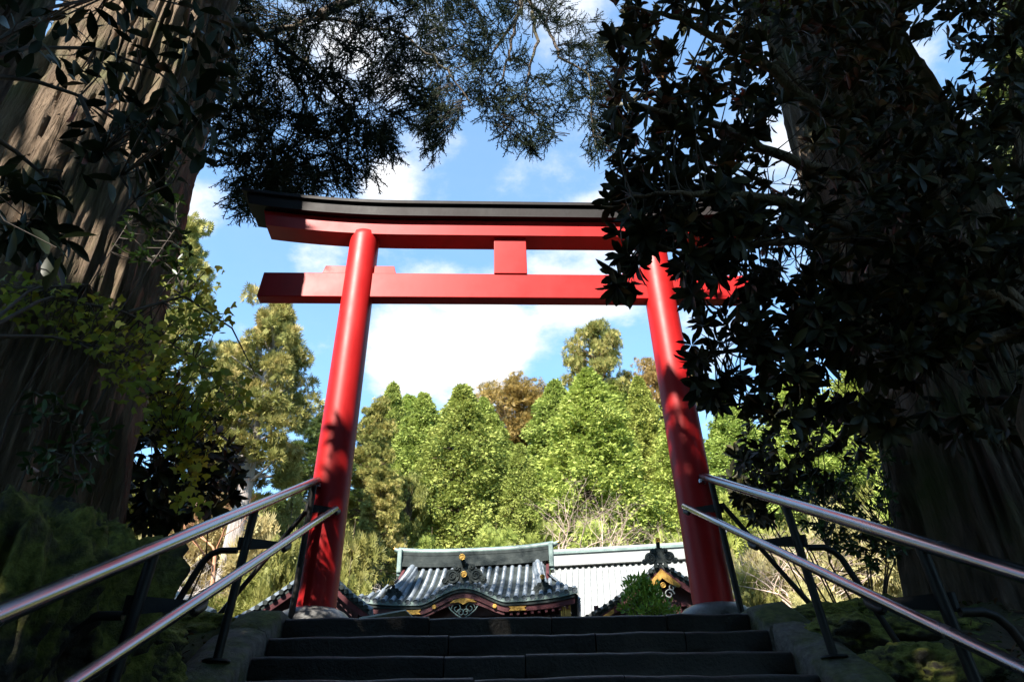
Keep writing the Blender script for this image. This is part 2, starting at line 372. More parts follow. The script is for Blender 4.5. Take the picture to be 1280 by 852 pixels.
def frames(d, up=None, roll=None):
    """orthonormal frames with y along d; z as near 'up' as can be, rolled at random"""
    d = d/(np.linalg.norm(d, axis=1, keepdims=True)+1e-9); n = len(d)
    if up is None: up = np.tile((0., 0, 1), (n, 1))
    x = np.cross(d, up); bad = np.linalg.norm(x, axis=1) < 1e-3; x[bad] = (1, 0, 0); x = x/np.linalg.norm(x, axis=1, keepdims=True); z = np.cross(x, d)
    if roll is not None:
        c, s = np.cos(roll)[:, None], np.sin(roll)[:, None]; x, z = x*c+z*s, z*c-x*s
    return np.stack([x, d, z], 1)      # rows
def leaf_mesh(name, tm, pos, fr, scale, mat, rnd=None):
    V, F = tm; n = len(pos); k = len(V)
    sc3 = np.asarray(scale, float)
    if sc3.ndim == 1: sc3 = np.repeat(sc3[:, None], 3, 1)
    P = np.einsum('vk,nk,nkj->nvj', V, sc3, fr) + pos[:, None, :]
    FF = (F[None] + (np.arange(n)*k)[:, None, None]).reshape(-1, 3)
    me = bpy.data.meshes.new(name); me.vertices.add(n*k); me.vertices.foreach_set('co', P.reshape(-1).astype(np.float32))
    me.loops.add(FF.size); me.loops.foreach_set('vertex_index', FF.reshape(-1).astype(np.int32))
    me.polygons.add(len(FF)); me.polygons.foreach_set('loop_start', np.arange(0, FF.size, 3, dtype=np.int32))
    me.update(calc_edges=True); me.materials.append(mat)
    if rnd is None: rnd = rng.random(n)
    at_ = me.attributes.new('rnd', 'FLOAT', 'POINT'); at_.data.foreach_set('value', np.repeat(rnd, k).astype(np.float32))
    me.polygons.foreach_set('use_smooth', np.ones(len(FF), bool))
    return me
def euler_of(fr):
    return Matrix(((fr[0][0], fr[1][0], fr[2][0]), (fr[0][1], fr[1][1], fr[2][1]), (fr[0][2], fr[1][2], fr[2][2]))).to_euler()

def leaves_split(parent, tm, pos, fr, scale, mat, rnd=None, n_single=300, name='leaf', rest='foliage'):
    """the largest-showing leaves become objects of their own, the rest one mass"""
    n = len(pos)
    if rnd is None: rnd = rng.random(n)
    d = pos-CAM; z = d@_f; x = 640+FPX*(d@_r)/z; y = 426-FPX*(d@_u)/z
    size = np.asarray(scale, float); size = size if size.ndim == 1 else size[:, 1]
    score = np.where((z > .2) & (x > 0) & (x < 1280) & (y > 0) & (y < 852), size/np.maximum(z, .2), 0)
    order = np.argsort(-score); pick = order[:min(n_single, n)]; rem = order[min(n_single, n):]
    # five shared leaf meshes that differ in tone
    protos = []
    for q in range(5):
        protos.append(leaf_mesh(name, tm, np.zeros((1, 3)), np.eye(3)[None], np.ones(1), mat, np.array([(q+.5)/5])))
    for i in pick:
        o = link(name, protos[min(4, int(rnd[i]*5))], parent); o.location = pos[i]; o.rotation_euler = euler_of(fr[i])
        s = np.asarray(scale)[i]; o.scale = (s, s, s) if np.ndim(s) == 0 else tuple(s)
    if len(rem):
        o = link(rest, leaf_mesh(rest, tm, pos[rem], fr[rem], np.asarray(scale)[rem], mat, rnd[rem]), parent); o['kind'] = 'stuff'

def in_poly(poly, x, y):
    r = np.zeros(len(x), bool); n = len(poly)
    for i in range(n):
        x0, y0 = poly[i]; x1, y1 = poly[(i+1) % n]
        c = ((y0 > y) != (y1 > y)) & (x < (x1-x0)*(y-y0)/((y1-y0) if y1 != y0 else 1e-9)+x0); r ^= c
    return r
def sample_poly(poly, n, holes=()):
    xs = [p[0] for p in poly]; ys = [p[1] for p in poly]; X = np.zeros(0); Y = np.zeros(0)
    while len(X) < n:
        x = rng.uniform(min(xs), max(xs), n*2); y = rng.uniform(min(ys), max(ys), n*2); k = in_poly(poly, x, y)
        for (hx, hy, hw, hh) in holes: k &= ((x-hx)/hw)**2+((y-hy)/hh)**2 > 1
        X = np.r_[X, x[k]]; Y = np.r_[Y, y[k]]
    return X[:n], Y[:n]
def at_many(x, y, Y):
    d = _f[None]+_r[None]*((x-640)/FPX)[:, None]+_u[None]*((426-y)/FPX)[:, None]
    return CAM+d*((Y-CAM[1])/d[:, 1])[:, None]
# ------------------------------------------------------------------ ground
D0, TREAD, RISE = .437, .310, .167
SL = RISE/TREAD
def sstep(a, b, x):
    t = np.clip((x-a)/(b-a), 0, 1); return t*t*(3-2*t)
def H(x, y):
    x = np.asarray(x, float); y = np.asarray(y, float); ax = np.abs(x)
    st = -SL*np.clip(-D0-y, 0, None); st = np.maximum(st, -3.6)
    s = sstep(1.85, 3.4, ax)
    z = st*(1-.22*s) + .03*s*sstep(.8, -.4, y) - .3*(1-sstep(1.8, 2.0, ax))*sstep(-.2, -.5, y)
    y0 = np.clip(13.5-.5*np.clip(ax-4, 0, None), 6, None)
    h = .60*np.clip(y-y0, 0, None)*sstep(0, 3, y-y0)
    h = 21*np.tanh(h/21)
    return z + h - .02
def HB(X, Y):
    Z = H(X, Y); nz = fbm(np.stack([X*1.3, Y*1.3, 0*X], -1), 4, 3)
    return Z + (nz*np.where(np.abs(X) > 2.1, .07, 0)+.035*fbm(np.stack([X*4.5, Y*4.5, 0*X], -1), 3, 9)*(np.abs(X) > 2.0))*np.where(Y < 6, 1, 2)
def ground():
    def axis(lo, hi, st, far):
        a = list(np.arange(lo, hi+1e-6, st)); g = st; v = hi
        while v < far: g *= 1.25; v += g; a.append(v)
        g = st; v = lo; b = []
        while v > -far: g *= 1.25; v -= g; b.append(v)
        return np.array(b[::-1]+a)
    xs = axis(-9, 9, .14, 600); ys = axis(-8, 8, .14, 600)
    X, Y = np.meshgrid(xs, ys, indexing='ij'); Z = H(X, Y)
    nz = fbm(np.stack([X*1.3, Y*1.3, 0*X], -1), 4, 3)
    Z = Z + (nz*np.where(np.abs(X) > 2.1, .07, 0)+.035*fbm(np.stack([X*4.5, Y*4.5, 0*X], -1), 3, 9)*(np.abs(X) > 2.0))*np.where(Y < 6, 1, 2)
    P = np.stack([X, Y, Z], -1); a, b = P.shape[:2]
    I = np.arange(a*b).reshape(a, b); F = np.stack([I[:-1, :-1], I[1:, :-1], I[1:, 1:], I[:-1, 1:]], -1).reshape(-1, 4)
    me = bpy.data.meshes.new('ground'); me.from_pydata(P.reshape(-1, 3).tolist(), [], F.tolist()); me.materials.append(M['soil'])
    me.polygons.foreach_set('use_smooth', [True]*len(me.polygons)); me.update()
    tag(link('ground', me), 'mossy earth bank and wooded hillside', kind='structure')
ground()

# ------------------------------------------------------------------ stone steps
steps = empty('stone_steps', (0, -D0, 0)); tag(steps, 'dark worn stone steps climbing to the red gate', kind='structure')
def step_block(x0, x1, k):
    n = max(4, int((x1-x0)/.09)); yf = -k*TREAD + random.uniform(-.008, .008); zt = -k*RISE + random.uniform(-.007, .004); yb = yf+.46; zb = zt-RISE-.02
    rows = []; sd = random.random()*50; tilt = random.uniform(-.006, .006)
    for i in range(n+1):
        x = x0+(x1-x0)*i/n; e = 1 if 0 < i < n else 0
        w = float(fbm(np.array([x*3.1+sd, k*7.3, .5]), 3, 5))*.010; w2 = float(fbm(np.array([x*4+sd, k*3.3, 9.5]), 3, 8))*.008
        edge = .010 if e else .016
        zz = zt + tilt*(i/n-.5) + w2
        x_ = x + (0 if e else (.002 if i == 0 else -.002))
        ring = [(x_, yb, zz+.004), (x_, yf+.10, zz+.002)]
        for q in range(8):
            an = q/7*math.pi/2; ring.append((x_, yf+w+.055*(1-math.sin(an)), zz-(.020+edge*.5)*(1-math.cos(an))))
        ring += [(x_, yf+w*.4+.006, zz-RISE*.6), (x_, yf+.002, zb), (x_, yb, zb)]
        rows.append(ring)
    P = np.array(rows); mb = MB(); mb.grid(P, True, True); m = P.shape[1]
    mb.add(P[0], [tuple(range(m))]); mb.add(P[-1], [tuple(range(m))[::-1]])
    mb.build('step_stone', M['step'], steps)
random.seed(8)
cuts = {0: [-1.60, -.62, .22, 1.02, 1.60], 1: [-1.60, -.47, .47, 1.05, 1.60], 2: [-1.60, -.48, .0, 1.60], 3: [-1.60, -.3, .52, 1.60]}
for k in range(0, 17):
    c = cuts.get(k)
    if c is None:
        c = [-1.60]; 
        while c[-1] < .7: c.append(c[-1]+random.uniform(.7, 1.25))
        c.append(1.60)
    for a, b in zip(c[:-1], c[1:]): step_block(a+.002, b-.002, k)
# landing paving at the head of the steps
land = empty('stone_landing', (0, 0, 0)); tag(land, 'stone paved landing under the gate', kind='structure')
for ix in range(-3, 3):
    for iy in range(0, 5):
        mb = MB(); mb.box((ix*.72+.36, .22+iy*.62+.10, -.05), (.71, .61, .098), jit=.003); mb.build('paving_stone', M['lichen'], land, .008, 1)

# mossy kerbs beside the steps
def kerb(sgn, label):
    root = empty('stair_kerb', (sgn*1.76, -D0, 0)); tag(root, label, 'kerb', 'stone kerbs either side of the steps')
    y = .30; i = 0
    while y > -5.2:
        L = .62 if i == 0 else random.uniform(.75, 1.15); n = 12; rows = []; sd = random.random()*99
        for j in range(n+1):
            yy = y - L*j/n
            nz = min(yy, 0)*SL + .055
            e = .012 if j in (0, n) else 0
            ring = []
            for (dx, dz) in ((-.15, -.40), (-.152, -.05), (-.135, -.012), (-.07, .006), (.0, .012), (.08, .004), (.15, -.02), (.165, -.08), (.165, -.40)):
                w = fbm(np.array([[dx*6+sd, yy*4, dz*5]]), 4, 2)[0]
                ring.append((sgn*(dx*(1-e) + w*.014), yy+(e if j == 0 else -e)*-1, nz+dz-e+w*.016))
            rows.append(ring)
        P = np.array(rows); mb = MB(); mb.grid(P, True, sgn > 0); m = P.shape[1]
        mb.add(P[0], [tuple(range(m))]); mb.add(P[-1], [tuple(range(m))[::-1]]); mb.build('kerb_stone', M['kerb'], root)
        y -= L+.008; i += 1
kerb(-1, 'mossy sloping stone kerb under the left handrail'); kerb(1, 'mossy sloping stone kerb under the right handrail')

# ------------------------------------------------------------------ torii gate
def torii():
    t = empty('torii_gate', (.017, .377, .069), 0, 'tall vermilion torii gate with black top beam at the head of the steps', 'torii gate')
    t.scale = (1.068,)*3
    def sori(x): return .15*max(0, (abs(x)-1.0)/1.7)**2.1
    def curved(prof_top_half, prof_bot_half, ztop, zbot, y0, y1, nm, mat, bev=.008, peak=0):
        n = 48; rows = []
        for i in range(n+1):
            s = -1+2*i/n
            xt, xb = s*prof_top_half, s*prof_bot_half
            zt, zb = ztop+sori(xt), zbot+sori(xb)
            r = [(xb, y0, zb), (xt, y0, zt)]
            if peak: r.append((xt, (y0+y1)/2, zt+peak))
            r += [(xt, y1, zt), (xb, y1, zb)]
            rows.append(r)
        P = np.array(rows); m = P.shape[1]; mb = MB(); mb.grid(np.concatenate([P, P[:, :1]], 1), False)
        mb.add(P[0], [tuple(range(m))]); mb.add(P[-1], [tuple(range(m))[::-1]]); 
        return mb.build(nm, mat, t, bev)
    for s in (-1, 1):
        mb = MB(); prof = [(.156, .10), (.156, .3), (.150, 2), (.146, 3.70), (.138, 3.765), (.12, 3.775)]
        n = 48; vs = []
        for r, z in prof:
            xc = s*(1.507-.0105*z)
            vs += [(xc+r*math.cos(2*math.pi*j/n), r*math.sin(2*math.pi*j/n), z) for j in range(n)]
        k = len(prof); mb.add(vs, [(i*n+j, i*n+(j+1) % n, (i+1)*n+(j+1) % n, (i+1)*n+j) for i in range(k-1) for j in range(n)], True); mb.add(vs[-n:], [tuple(range(n))])
        mb.build('pillar', M['red'], t)
        mb = MB(); mb.lathe([(.30, -.07), (.29, 0), (.288, .035), (.27, .075), (.235, .11), (.19, .132), (.158, .138)], (s*1.507, 0, 0), 40); mb.build('base_stone', M['stone_dome'], t)
        for e in (-1, 1):    # wedge above the tie beam, one either side of the pillar
            xa = s*1.475
            mb = MB(); mb.prism([(xa+e*.13, 3.262), (xa+e*.36, 3.262), (xa+e*.335, 3.362), (xa+e*.13, 3.362)] if e > 0 else [(xa+e*.36, 3.262), (xa+e*.13, 3.262), (xa+e*.13, 3.362), (xa+e*.335, 3.362)], -.045, .045)
            mb.build('wedge', M['red'], t, .004)
    mb = MB(); mb.prism([(-2.41, 2.975), (2.41, 2.975), (2.39, 3.262), (-2.39, 3.262)], -.062, .062); mb.build('tie_beam', M['red'], t, .007)
    mb = MB(); mb.box((.008, 0, 3.487), (.325, .15, .456)); mb.build('centre_strut', M['red'], t, .006)
    curved(2.50, 2.45, 3.905, 3.712, -.115, .115, 'lower_lintel', M['red'])
    curved(2.69, 2.64, 4.045, 3.908, -.18, .18, 'top_lintel', M['kasagi'])
    curved(2.75, 2.73, 4.088, 4.048, -.21, .21, 'lintel_cap', M['kasagi'], .006, .06)
torii()

# ------------------------------------------------------------------ handrails
def handrail(sgn, xu, xw, ys, label, zu0, zl0):
    y_top, y_topw = .19, .15
    root = empty('handrail', (sgn*1.74, 0, 0), 0, label, 'handrail', 'handrails either side of the steps'); ox = sgn*1.74
    zu = lambda y: zu0+.507*(y-.19)
    zl = lambda y: zl0+.507*(y-.15)
    def B(mb, nm, mt, bev=0): return mb.build(nm, mt, root, bev)
    d = np.array((0, -1, -.507)); d /= np.linalg.norm(d)
    mb = MB(); p0 = np.array((xu-ox, y_top, zu(y_top)))
    pts = [p0+(0, .012, -.06), p0+(0, .014, -.03), p0+(0, .004, -.006), p0+d*.02, p0+d*.05]+[p0+d*q for q in np.linspace(.3, 7.2, 8)]
    mb.tube(pts, .033, 20); B(mb, 'upper_rail', M['steel'])
    mb = MB(); p0 = np.array((xw-ox, y_topw, zl(y_topw))); mb.tube([p0]+[p0+d*q for q in np.linspace(.01, 6.9, 8)], [.020]+[.025]*8, 18); B(mb, 'lower_rail', M['steel'])
    for i, y in enumerate(ys):
        px = sgn*(1.72-1.74) if i else sgn*(1.70-1.74); pt_ = (xu-ox); zb = min(y+D0, 0)*SL+.06; 
        mb = MB(); mb.tube([(px, y, zb), (pt_, y, zu(y)-.02)], .025, 12); B(mb, 'post', M['iron'])
        if i: 
            mb = MB(); mb.lathe([(.075, 0), (.075, .012), (.03, .018)], (px, y, zb-.004), 20); B(mb, 'base_plate', M['iron'])
        # bracket: flat arm from the post to the lower rail, with a saddle under it
        yb = y+.03; z = zl(yb+.12)-.055
        mb = MB(); mb.prism([(0, -.05), (.0, .03), (1, .03), (1, .0)], -.008, .008)
        a = np.array((px, y, z)); b = np.array((xw-ox, y+.13, z))
        v = []
        for (x, yy, zz) in mb.v: v.append(tuple(a+(b-a)*x+np.array((0, 0, zz))+np.array((-.2*sgn, 1, 0))*0+np.array((1, 0, 0))*yy))
        mb.v = v; B(mb, 'bracket', M['iron'])
        mb = MB(); s0 = np.array((xw-ox, y+.13, zl(y+.13)-.034)); mb.tube([s0-d*.07+(0, 0, .0), s0-d*.04-(0, 0, .012), s0+d*.05-(0, 0, .012), s0+d*.08], [.012, .02, .02, .012], 10); B(mb, 'saddle', M['iron'])
        # stay reaching outward to the bank
        if i == 0: pts = [(px, y, .93), (px+sgn*.64, y-.02, H(sgn*2.4, y)-.02)]
        else:
            zt = zl(y)-.03; zg = float(H(ox+px+sgn*.5, y))-.05
            pts = [(px, y, zt), (px+sgn*.10, y, zt), (px+sgn*.15, y, zt-.02), (px+sgn*.19, y, zt-.065), (px+sgn*.21, y, zt-.11), (px+sgn*.46, y, zg)]
        mb = MB(); mb.tube(pts, .019, 10); B(mb, 'stay', M['iron'])
handrail(-1, -1.661, -1.469, (.10, -1.27, -2.47, -3.7), 'polished steel handrail with black posts on the left of the steps', 1.232, .972)
handrail(1, 1.645, 1.438, (-.03, -1.33, -2.56, -3.75), 'polished steel handrail with black posts on the right of the steps', 1.254, .975)
# ------------------------------------------------------------------ shrine buildings
def row_mesh(path, rad, up=(0, 0, 1), n=6, joint=.22):
    """one course of round cover tiles: half tube with a lip where each tile overlaps the next, closed by a disc"""
    path = np.asarray(path, float); seg = np.linalg.norm(np.diff(path, axis=0), axis=1); s = np.r_[0, np.cumsum(seg)]; L = s[-1]
    k = max(2, int(round(L/joint))); ts = []; rs = []
    for i in range(k):
        ts += [L*i/k, L*(i+1)/k-.004]; rs += [rad*.93, rad*1.05]
    P = np.stack([np.interp(ts, s, path[:, c]) for c in range(3)], 1); rows = []
    for i, p in enumerate(P):
        t = P[min(i+1, len(P)-1)]-P[max(i-1, 0)]; t /= np.linalg.norm(t)+1e-9
        a = np.cross(t, up); a /= np.linalg.norm(a); b = np.cross(a, t)
        rows.append([p+(a*math.cos(math.pi*j/n)+b*math.sin(math.pi*j/n))*rs[i] for j in range(n+1)])
    mb = MB(); mb.grid(np.array(rows), True, False)
    e = P[-1]; t = P[-1]-P[-2]; t /= np.linalg.norm(t); a = np.cross(t, up); a /= np.linalg.norm(a); b = np.cross(a, t)
    ring = [e+(a*math.cos(2*math.pi*j/12)+b*math.sin(2*math.pi*j/12))*rad*1.12 for j in range(12)]
    ring2 = [q+t*.03 for q in ring]; ring3 = [e+t*.022+(q-e)*.72 for q in ring]
    mb.add(ring+ring2+ring3, [(j, (j+1) % 12, 12+(j+1) % 12, 12+j) for j in range(12)]+[(12+j, 12+(j+1) % 12, 24+(j+1) % 12, 24+j) for j in range(12)]+[tuple(range(24, 36))])
    return mb
def disc(mb, c, r, th, axis=(0, -1, 0), n=20):
    c = np.asarray(c, float); a = np.asarray(axis, float); mb.tube([c, c+a*th], r, n, True, False)
def ornament(parent, c, s, tube_len, gold=True, name='ridge_ornament'):
    """demon-tile end piece: scrolled black plate with lobes, a crest disc and a projecting tube"""
    mb = MB(); prof = [(-.55, 0), (.55, 0), (.50, .10), (.30, .24), (.25, .45), (.28, .62), (.16, .76), (-.16, .76), (-.28, .62), (-.25, .45), (-.30, .24), (-.50, .10)]
    mb.prism([(x*s, z*s) for x, z in prof], -.05*s, .12*s)
    mb.v = [(x+c[0], y+c[1], z+c[2]) for x, y, z in mb.v]
    for sx in (-1, 1):
        for (dx, dz, r) in ((.47, .27, .27), (.30, .58, .15), (.76, .09, .14)):
            disc(mb, (c[0]+sx*dx*s, c[1]+.02*s, c[2]+dz*s), r*s, .12*s)
            ring = [(c[0]+sx*dx*s+math.cos(a)*r*s*.72*(1-a/14), c[1]-.11*s, c[2]+dz*s+math.sin(a)*r*s*.72*(1-a/14)) for a in np.linspace(0, 10, 26)]
            mb.tube(ring, .035*s, 5)
    o = mb.build(name, M['copper_dark'], parent)
    return o
def gold_disc(parent, c, r, name='crest'):
    mb = MB(); mb.tube([np.array(c)+(0, .03, 0), np.array(c), np.array(c)+(0, -.012, 0)], [r*.9, r, r], 18, True, False)
    mb.tube([np.array(c)+(math.cos(a)*r*.85, -.014, math.sin(a)*r*.85) for a in np.linspace(0, 2*math.pi, 19)], r*.16, 6)
    mb.tube([np.array(c)+(0, -.01, 0), np.array(c)+(0, -.022, 0)], r*.35, 8, True, False)
    return mb.build(name, M['gilt'], parent)

def shrine_gate():
    root = empty('shrine_gate', (-.42, 10.05, 0), R(-7), 'small shrine gate with grey copper tile roof and curved gable in the centre', 'gate')
    W, RX, DY = 2.17, 1.62, 1.38; ZT, DZ = 3.10, 1.0; XC = -.06
    def zf(x, u):
        z = ZT - DZ*(1.28*u-.28*u*u) + .13*(abs(x)/W)**4*u
        b = .5+.5*math.cos(math.pi*min(1, abs(x-XC)/.86)); b = b**.8
        z += .29*b*float(sstep(.40, .96, u)); return z
    def u0(x): return 0 if abs(x) <= RX else .42+.5*(abs(x)-RX)/(W-RX)
    roof = MB(); n = 60
    for side in (-1, 1):
        for sy in (-1, 1):
            pass
    P = []
    for i in range(n+1):
        x = -W+2*W*i/n; a = u0(x); P.append([(x, -DY*(a+(1-a)*j/16), zf(x, a+(1-a)*j/16)) for j in range(17)])
    P = np.array(P); roof.grid(P, True)
    Q = P.copy(); Q[..., 2] -= .05; roof.grid(Q, True, True)
    roof.grid(np.stack([P[:, -1], Q[:, -1]], 1), False, False)
    B_ = P.copy(); B_[..., 1] *= -1; B_[..., 2] = np.array([[zf(3, j/16)-.13*(3/W)**4*(j/16) for j in range(17)]]*(n+1)); B_[..., 2] = ZT-DZ*(-B_[..., 1]*-1/DY*1.28-.28*(B_[..., 1]/DY)**2)
    roof.grid(B_, True, True)
    ro = roof.build('roof', M['copper_dark'], root)
    # hipped side skirts
    zs = lambda x, y: zf(x, min(1, u0(x)))-.0 if False else (2.70 - .62*(abs(x)-RX)/(W-RX)*1.0 + .10*abs(y/DY)**4*(abs(x)-RX)/(W-RX))
    for s in (-1, 1):
        mb = MB(); G = [[(s*(RX-.06+(W-RX+.06)*i/6), -DY*(.42+.5*max(0, (RX-.06+(W-RX+.06)*i/6-RX))/(W-RX))*(1-j/10*2), 0) for j in range(11)] for i in range(7)]
        G = np.array(G, float)
        for i in range(7):
            for j in range(11): G[i, j, 2] = zs(G[i, j, 0], G[i, j, 1])-.005
        mb.grid(G, True, s > 0); mb.build('side_skirt', M['copper_gate'], ro)
        yy = -DY+.05
        while yy < DY-.02:
            xs = RX + max(0, (abs(yy)/DY-.42)/.5)*(W-RX)
            if xs < W-.08:
                row_mesh([(s*xs, yy, zs(xs, yy)), (s*(xs+W)/2, yy, zs((xs+W)/2, yy)), (s*W, yy, zs(W, yy))], .05).build('roof_tile', M['copper_gate'], ro)
            yy += .16
        # gable end wall and barge
        mb = MB(); mb.prism([(-.62, 2.62), (.62, 2.62), (.0, ZT+.03)], -.03, .03)
        mb.v = [(s*(RX-.05)+y, x, z) for x, y, z in mb.v]; mb.build('gable_wall', M['maroon_d'], root)
    # front tile courses
    k = 27; xs = [(-W+.06)+(2*W-.12)*i/(k-1) for i in range(k)]
    for x in xs:
        a = u0(x); row_mesh([(x, -DY*u, zf(x, u)) for u in np.linspace(a+.015, 1.005, 14)], .046).build('roof_tile', M['copper_gate'], ro)
    # main ridge: stacked courses with a round cap, lifted at the ends
    def rz(x): return .07*abs(x/1.75)**3
    for nm, mt, w, z0, z1, hl in (('ridge_base', 'copper_dark', .26, 3.08, 3.17, 1.60), ('ridge_course', 'copper_dark', .21, 3.172, 3.25, 1.62), ('ridge_course', 'copper_dark', .19, 3.252, 3.33, 1.63), ('ridge_course', 'copper_dark', .20, 3.332, 3.40, 1.64)):
        mb = MB(); rows = [[(x, -w/2, z0+rz(x)), (x, -w/2, z1+rz(x)), (x, w/2, z1+rz(x)), (x, w/2, z0+rz(x)), (x, -w/2, z0+rz(x))] for x in np.linspace(-hl, hl, 25)]
        mb.grid(np.array(rows), False); mb.add(rows[0][:4], [(0, 1, 2, 3)]); mb.add(rows[-1][:4], [(3, 2, 1, 0)]); mb.build(nm, M[mt], ro, .006, 1)
    mb = MB(); mb.tube([(x, 0, 3.43+rz(x)*1.2) for x in np.linspace(-1.72, 1.72, 25)], .075, 12); mb.build('ridge_cap', M['copper_green'], ro)
    for s in (-1, 1):
        mb = MB(); mb.tube([(s*1.68, 0, 3.49), (s*1.76, 0, 3.515), (s*1.82, 0, 3.55)], [.055, .05, .04], 10); mb.build('ridge_tip', M['copper_green'], ro)
        mb = MB(); mb.tube([(s*1.815, 0, 3.545), (s*1.83, 0, 3.555)], .046, 12, True, False); mb.build('ridge_crest', M['gilt'], ro)
        mb = MB(); mb.box((s*1.66, 0, 3.25), (.10, .34, .52)); mb.box((s*1.67, 0, 3.02), (.08, .26, .2)); mb.build('ridge_end_plate', M['copper_green'], ro, .02)
        # descending ridges with an ornament at the foot
        xr = s*1.36
        pth = [(xr+s*.02*q, -DY*u, zf(xr, u)+.03) for q, u in enumerate(np.linspace(.10, .80, 8))]
        mb = MB(); rows = []
        for p in pth: rows.append([(p[0]-.13, p[1], p[2]-.04), (p[0]-.10, p[1], p[2]+.10), (p[0]+.10, p[1], p[2]+.10), (p[0]+.13, p[1], p[2]-.04)])
        mb.grid(np.array(rows), False); mb.add(rows[-1], [(0, 1, 2, 3)]); mb.add(rows[0], [(3, 2, 1, 0)]); mb.build('descending_ridge', M['copper_gate'], ro, .01, 1)
        row_mesh([(p[0], p[1], p[2]+.10) for p in pth], .065).build('roof_tile', M['copper_gate'], ro)
        e = pth[-1]; ornament(ro, (e[0], e[1]-.06, e[2]-.07), .26, .1)
        mb = MB(); mb.tube([(e[0], e[1]-.02, e[2]+.15), (e[0], e[1]-.17, e[2]+.20)], .035, 10); mb.build('ridge_tube', M['copper_dark'], ro); gold_disc(ro, (e[0], e[1]-.185, e[2]+.20), .05)
    # centre ornament over the curved gable
    zc = zf(XC, .82)
    pth = [(XC, -DY*u, zf(XC, u)+.02) for u in (.30, .5, .7, .84)]
    row_mesh(pth, .07).build('roof_tile', M['copper_gate'], ro)
    ornament(ro, (XC, -DY*.84-.03, zc-.02), .50, .1)
    mb = MB(); mb.tube([(XC, -DY*.84, zc+.29), (XC-.03, -DY*.84-.18, zc+.44)], .045, 12); mb.build('ridge_tube', M['copper_dark'], ro)
    gold_disc(ro, (XC-.03, -DY*.84-.19, zc+.45), .066); gold_disc(ro, (XC, -DY*.84-.115, zc+.13), .066)
    # verdigris edge strip and maroon fascia following the eave
    xx = np.linspace(-W, W, 70)
    def strip(nm, mt, y0, dz0, dz1, th, par, lim=W):
        mb = MB(); rows = []
        for x in xx:
            if abs(x) > lim: continue
            z = zf(x, 1); rows.append([(x, y0, z+dz0), (x, y0, z+dz1), (x, y0+th, z+dz1), (x, y0+th, z+dz0), (x, y0, z+dz0)])
        mb.grid(np.array(rows), False, True); mb.add(rows[0][:4], [(0, 1, 2, 3)]); mb.add(rows[-1][:4], [(3, 2, 1, 0)]); return mb.build(nm, M[mt], par)
    strip('eave_edge', 'copper_green', -DY-.005, -.075, -.008, .06, ro)
    strip('eave_board', 'copper_dark', -DY+.02, -.135, -.077, .06, ro, W-.03)
    strip('fascia', 'maroon', -DY+.05, -.24, -.137, .05, root, W-.06)
    # curved gable board under the crest, its recessed panel and gilt fittings
    mb = MB(); rows = []
    for x in np.linspace(XC-.80, XC+.80, 40):
        z = zf(x, 1)-.245; b = (.5+.5*math.cos(math.pi*min(1, abs(x-XC)/.80)))
        rows.append([(x, -DY+.08, z), (x, -DY+.08, z-.05-.03*b), (x, -DY+.13, z-.05-.03*b), (x, -DY+.13, z), (x, -DY+.08, z)])
    mb.grid(np.array(rows), False, True); mb.build('gable_board', M['maroon'], root)
    mb = MB(); top = [(x, zf(x, 1)-.26) for x in np.linspace(XC-.8, XC+.8, 30)]; mb.prism([(XC-.8, 1.86), (XC+.8, 1.86)]+top[::-1], -DY+.30, -DY+.33); mb.build('gable_panel', M['maroon_d'], root)
    zp = zf(XC, 1)
    mb = MB(); mb.prism([(-.29, -.245), (-.16, -.235), (.16, -.235), (.29, -.245), (.20, -.285), (.27, -.325), (.10, -.315), (0, -.36), (-.10, -.315), (-.27, -.325), (-.20, -.285)], -DY+.055, -DY+.075)
    mb.v = [(x+XC, y, z+zp) for x, y, z in mb.v]; mb.build('gilt_plate', M['gilt'], root)
    mb = MB()       # hanging openwork pendant under the plate
    for s in (-1, 1):
        for (a0, r0, cx, cz) in ((0, .10, .13, -.42), (0, .075, .05, -.50)):
            mb.tube([(XC+s*(cx+math.cos(a)*r0*(1-a/11)), -DY+.10, zp+cz+math.sin(a)*r0*(1-a/11)) for a in np.linspace(0, 8, 26)], .011, 5)
        mb.tube([(XC+s*x, -DY+.10, zp+z) for x, z in ((.30, -.36), (.24, -.45), (.13, -.54), (0, -.62))], .013, 5)
    mb.build('pendant', M['copper_green'], root)
    for x in (-1.05, 1.0, -.62, .56):
        mb = MB(); z = zf(x, 1)-.19
        if abs(x) > .9: mb.prism([(-.17, -.04), (.17, -.04), (.13, 0), (.17, .04), (-.17, .04), (-.13, 0)], -DY+.03, -DY+.048); mb.v = [(a+x, b, c+z) for a, b, c in mb.v]
        else: disc(mb, (x, -DY+.05, z-.01), .04, .03)
        mb.build('gilt_plate', M['gilt'], root)
    # rafter ends, beams, columns, doors
    for i in range(30):
        x = -1.95+3.9*i/29
        if abs(x-XC) < .82: continue
        mb = MB(); mb.box((x, -DY+.42, zf(x, 1)-.27), (.05, .7, .06)); mb.build('rafter', M['maroon'], root)
    for z, h in ((1.92, .14), (1.62, .12)):
        mb = MB(); mb.box((0, -.92, z), (3.6, .16, h)); mb.build('beam', M['maroon'], root, .01)
    for x in (-1.55, -.72, .62, 1.50):
        mb = MB(); mb.tube([(x, -.92, 0), (x, -.92, 2.25)], .10, 16); mb.build('column', M['maroon'], root)
    for x in (-1.55, 1.50):
        mb = MB(); mb.tube([(x, .92, 0), (x, .92, 2.25)], .10, 16); mb.build('column', M['maroon'], root)
        mb = MB(); mb.box((x, 0, 1.15), (.06, 1.64, 2.3)); mb.build('side_wall', M['maroon_d'], root)
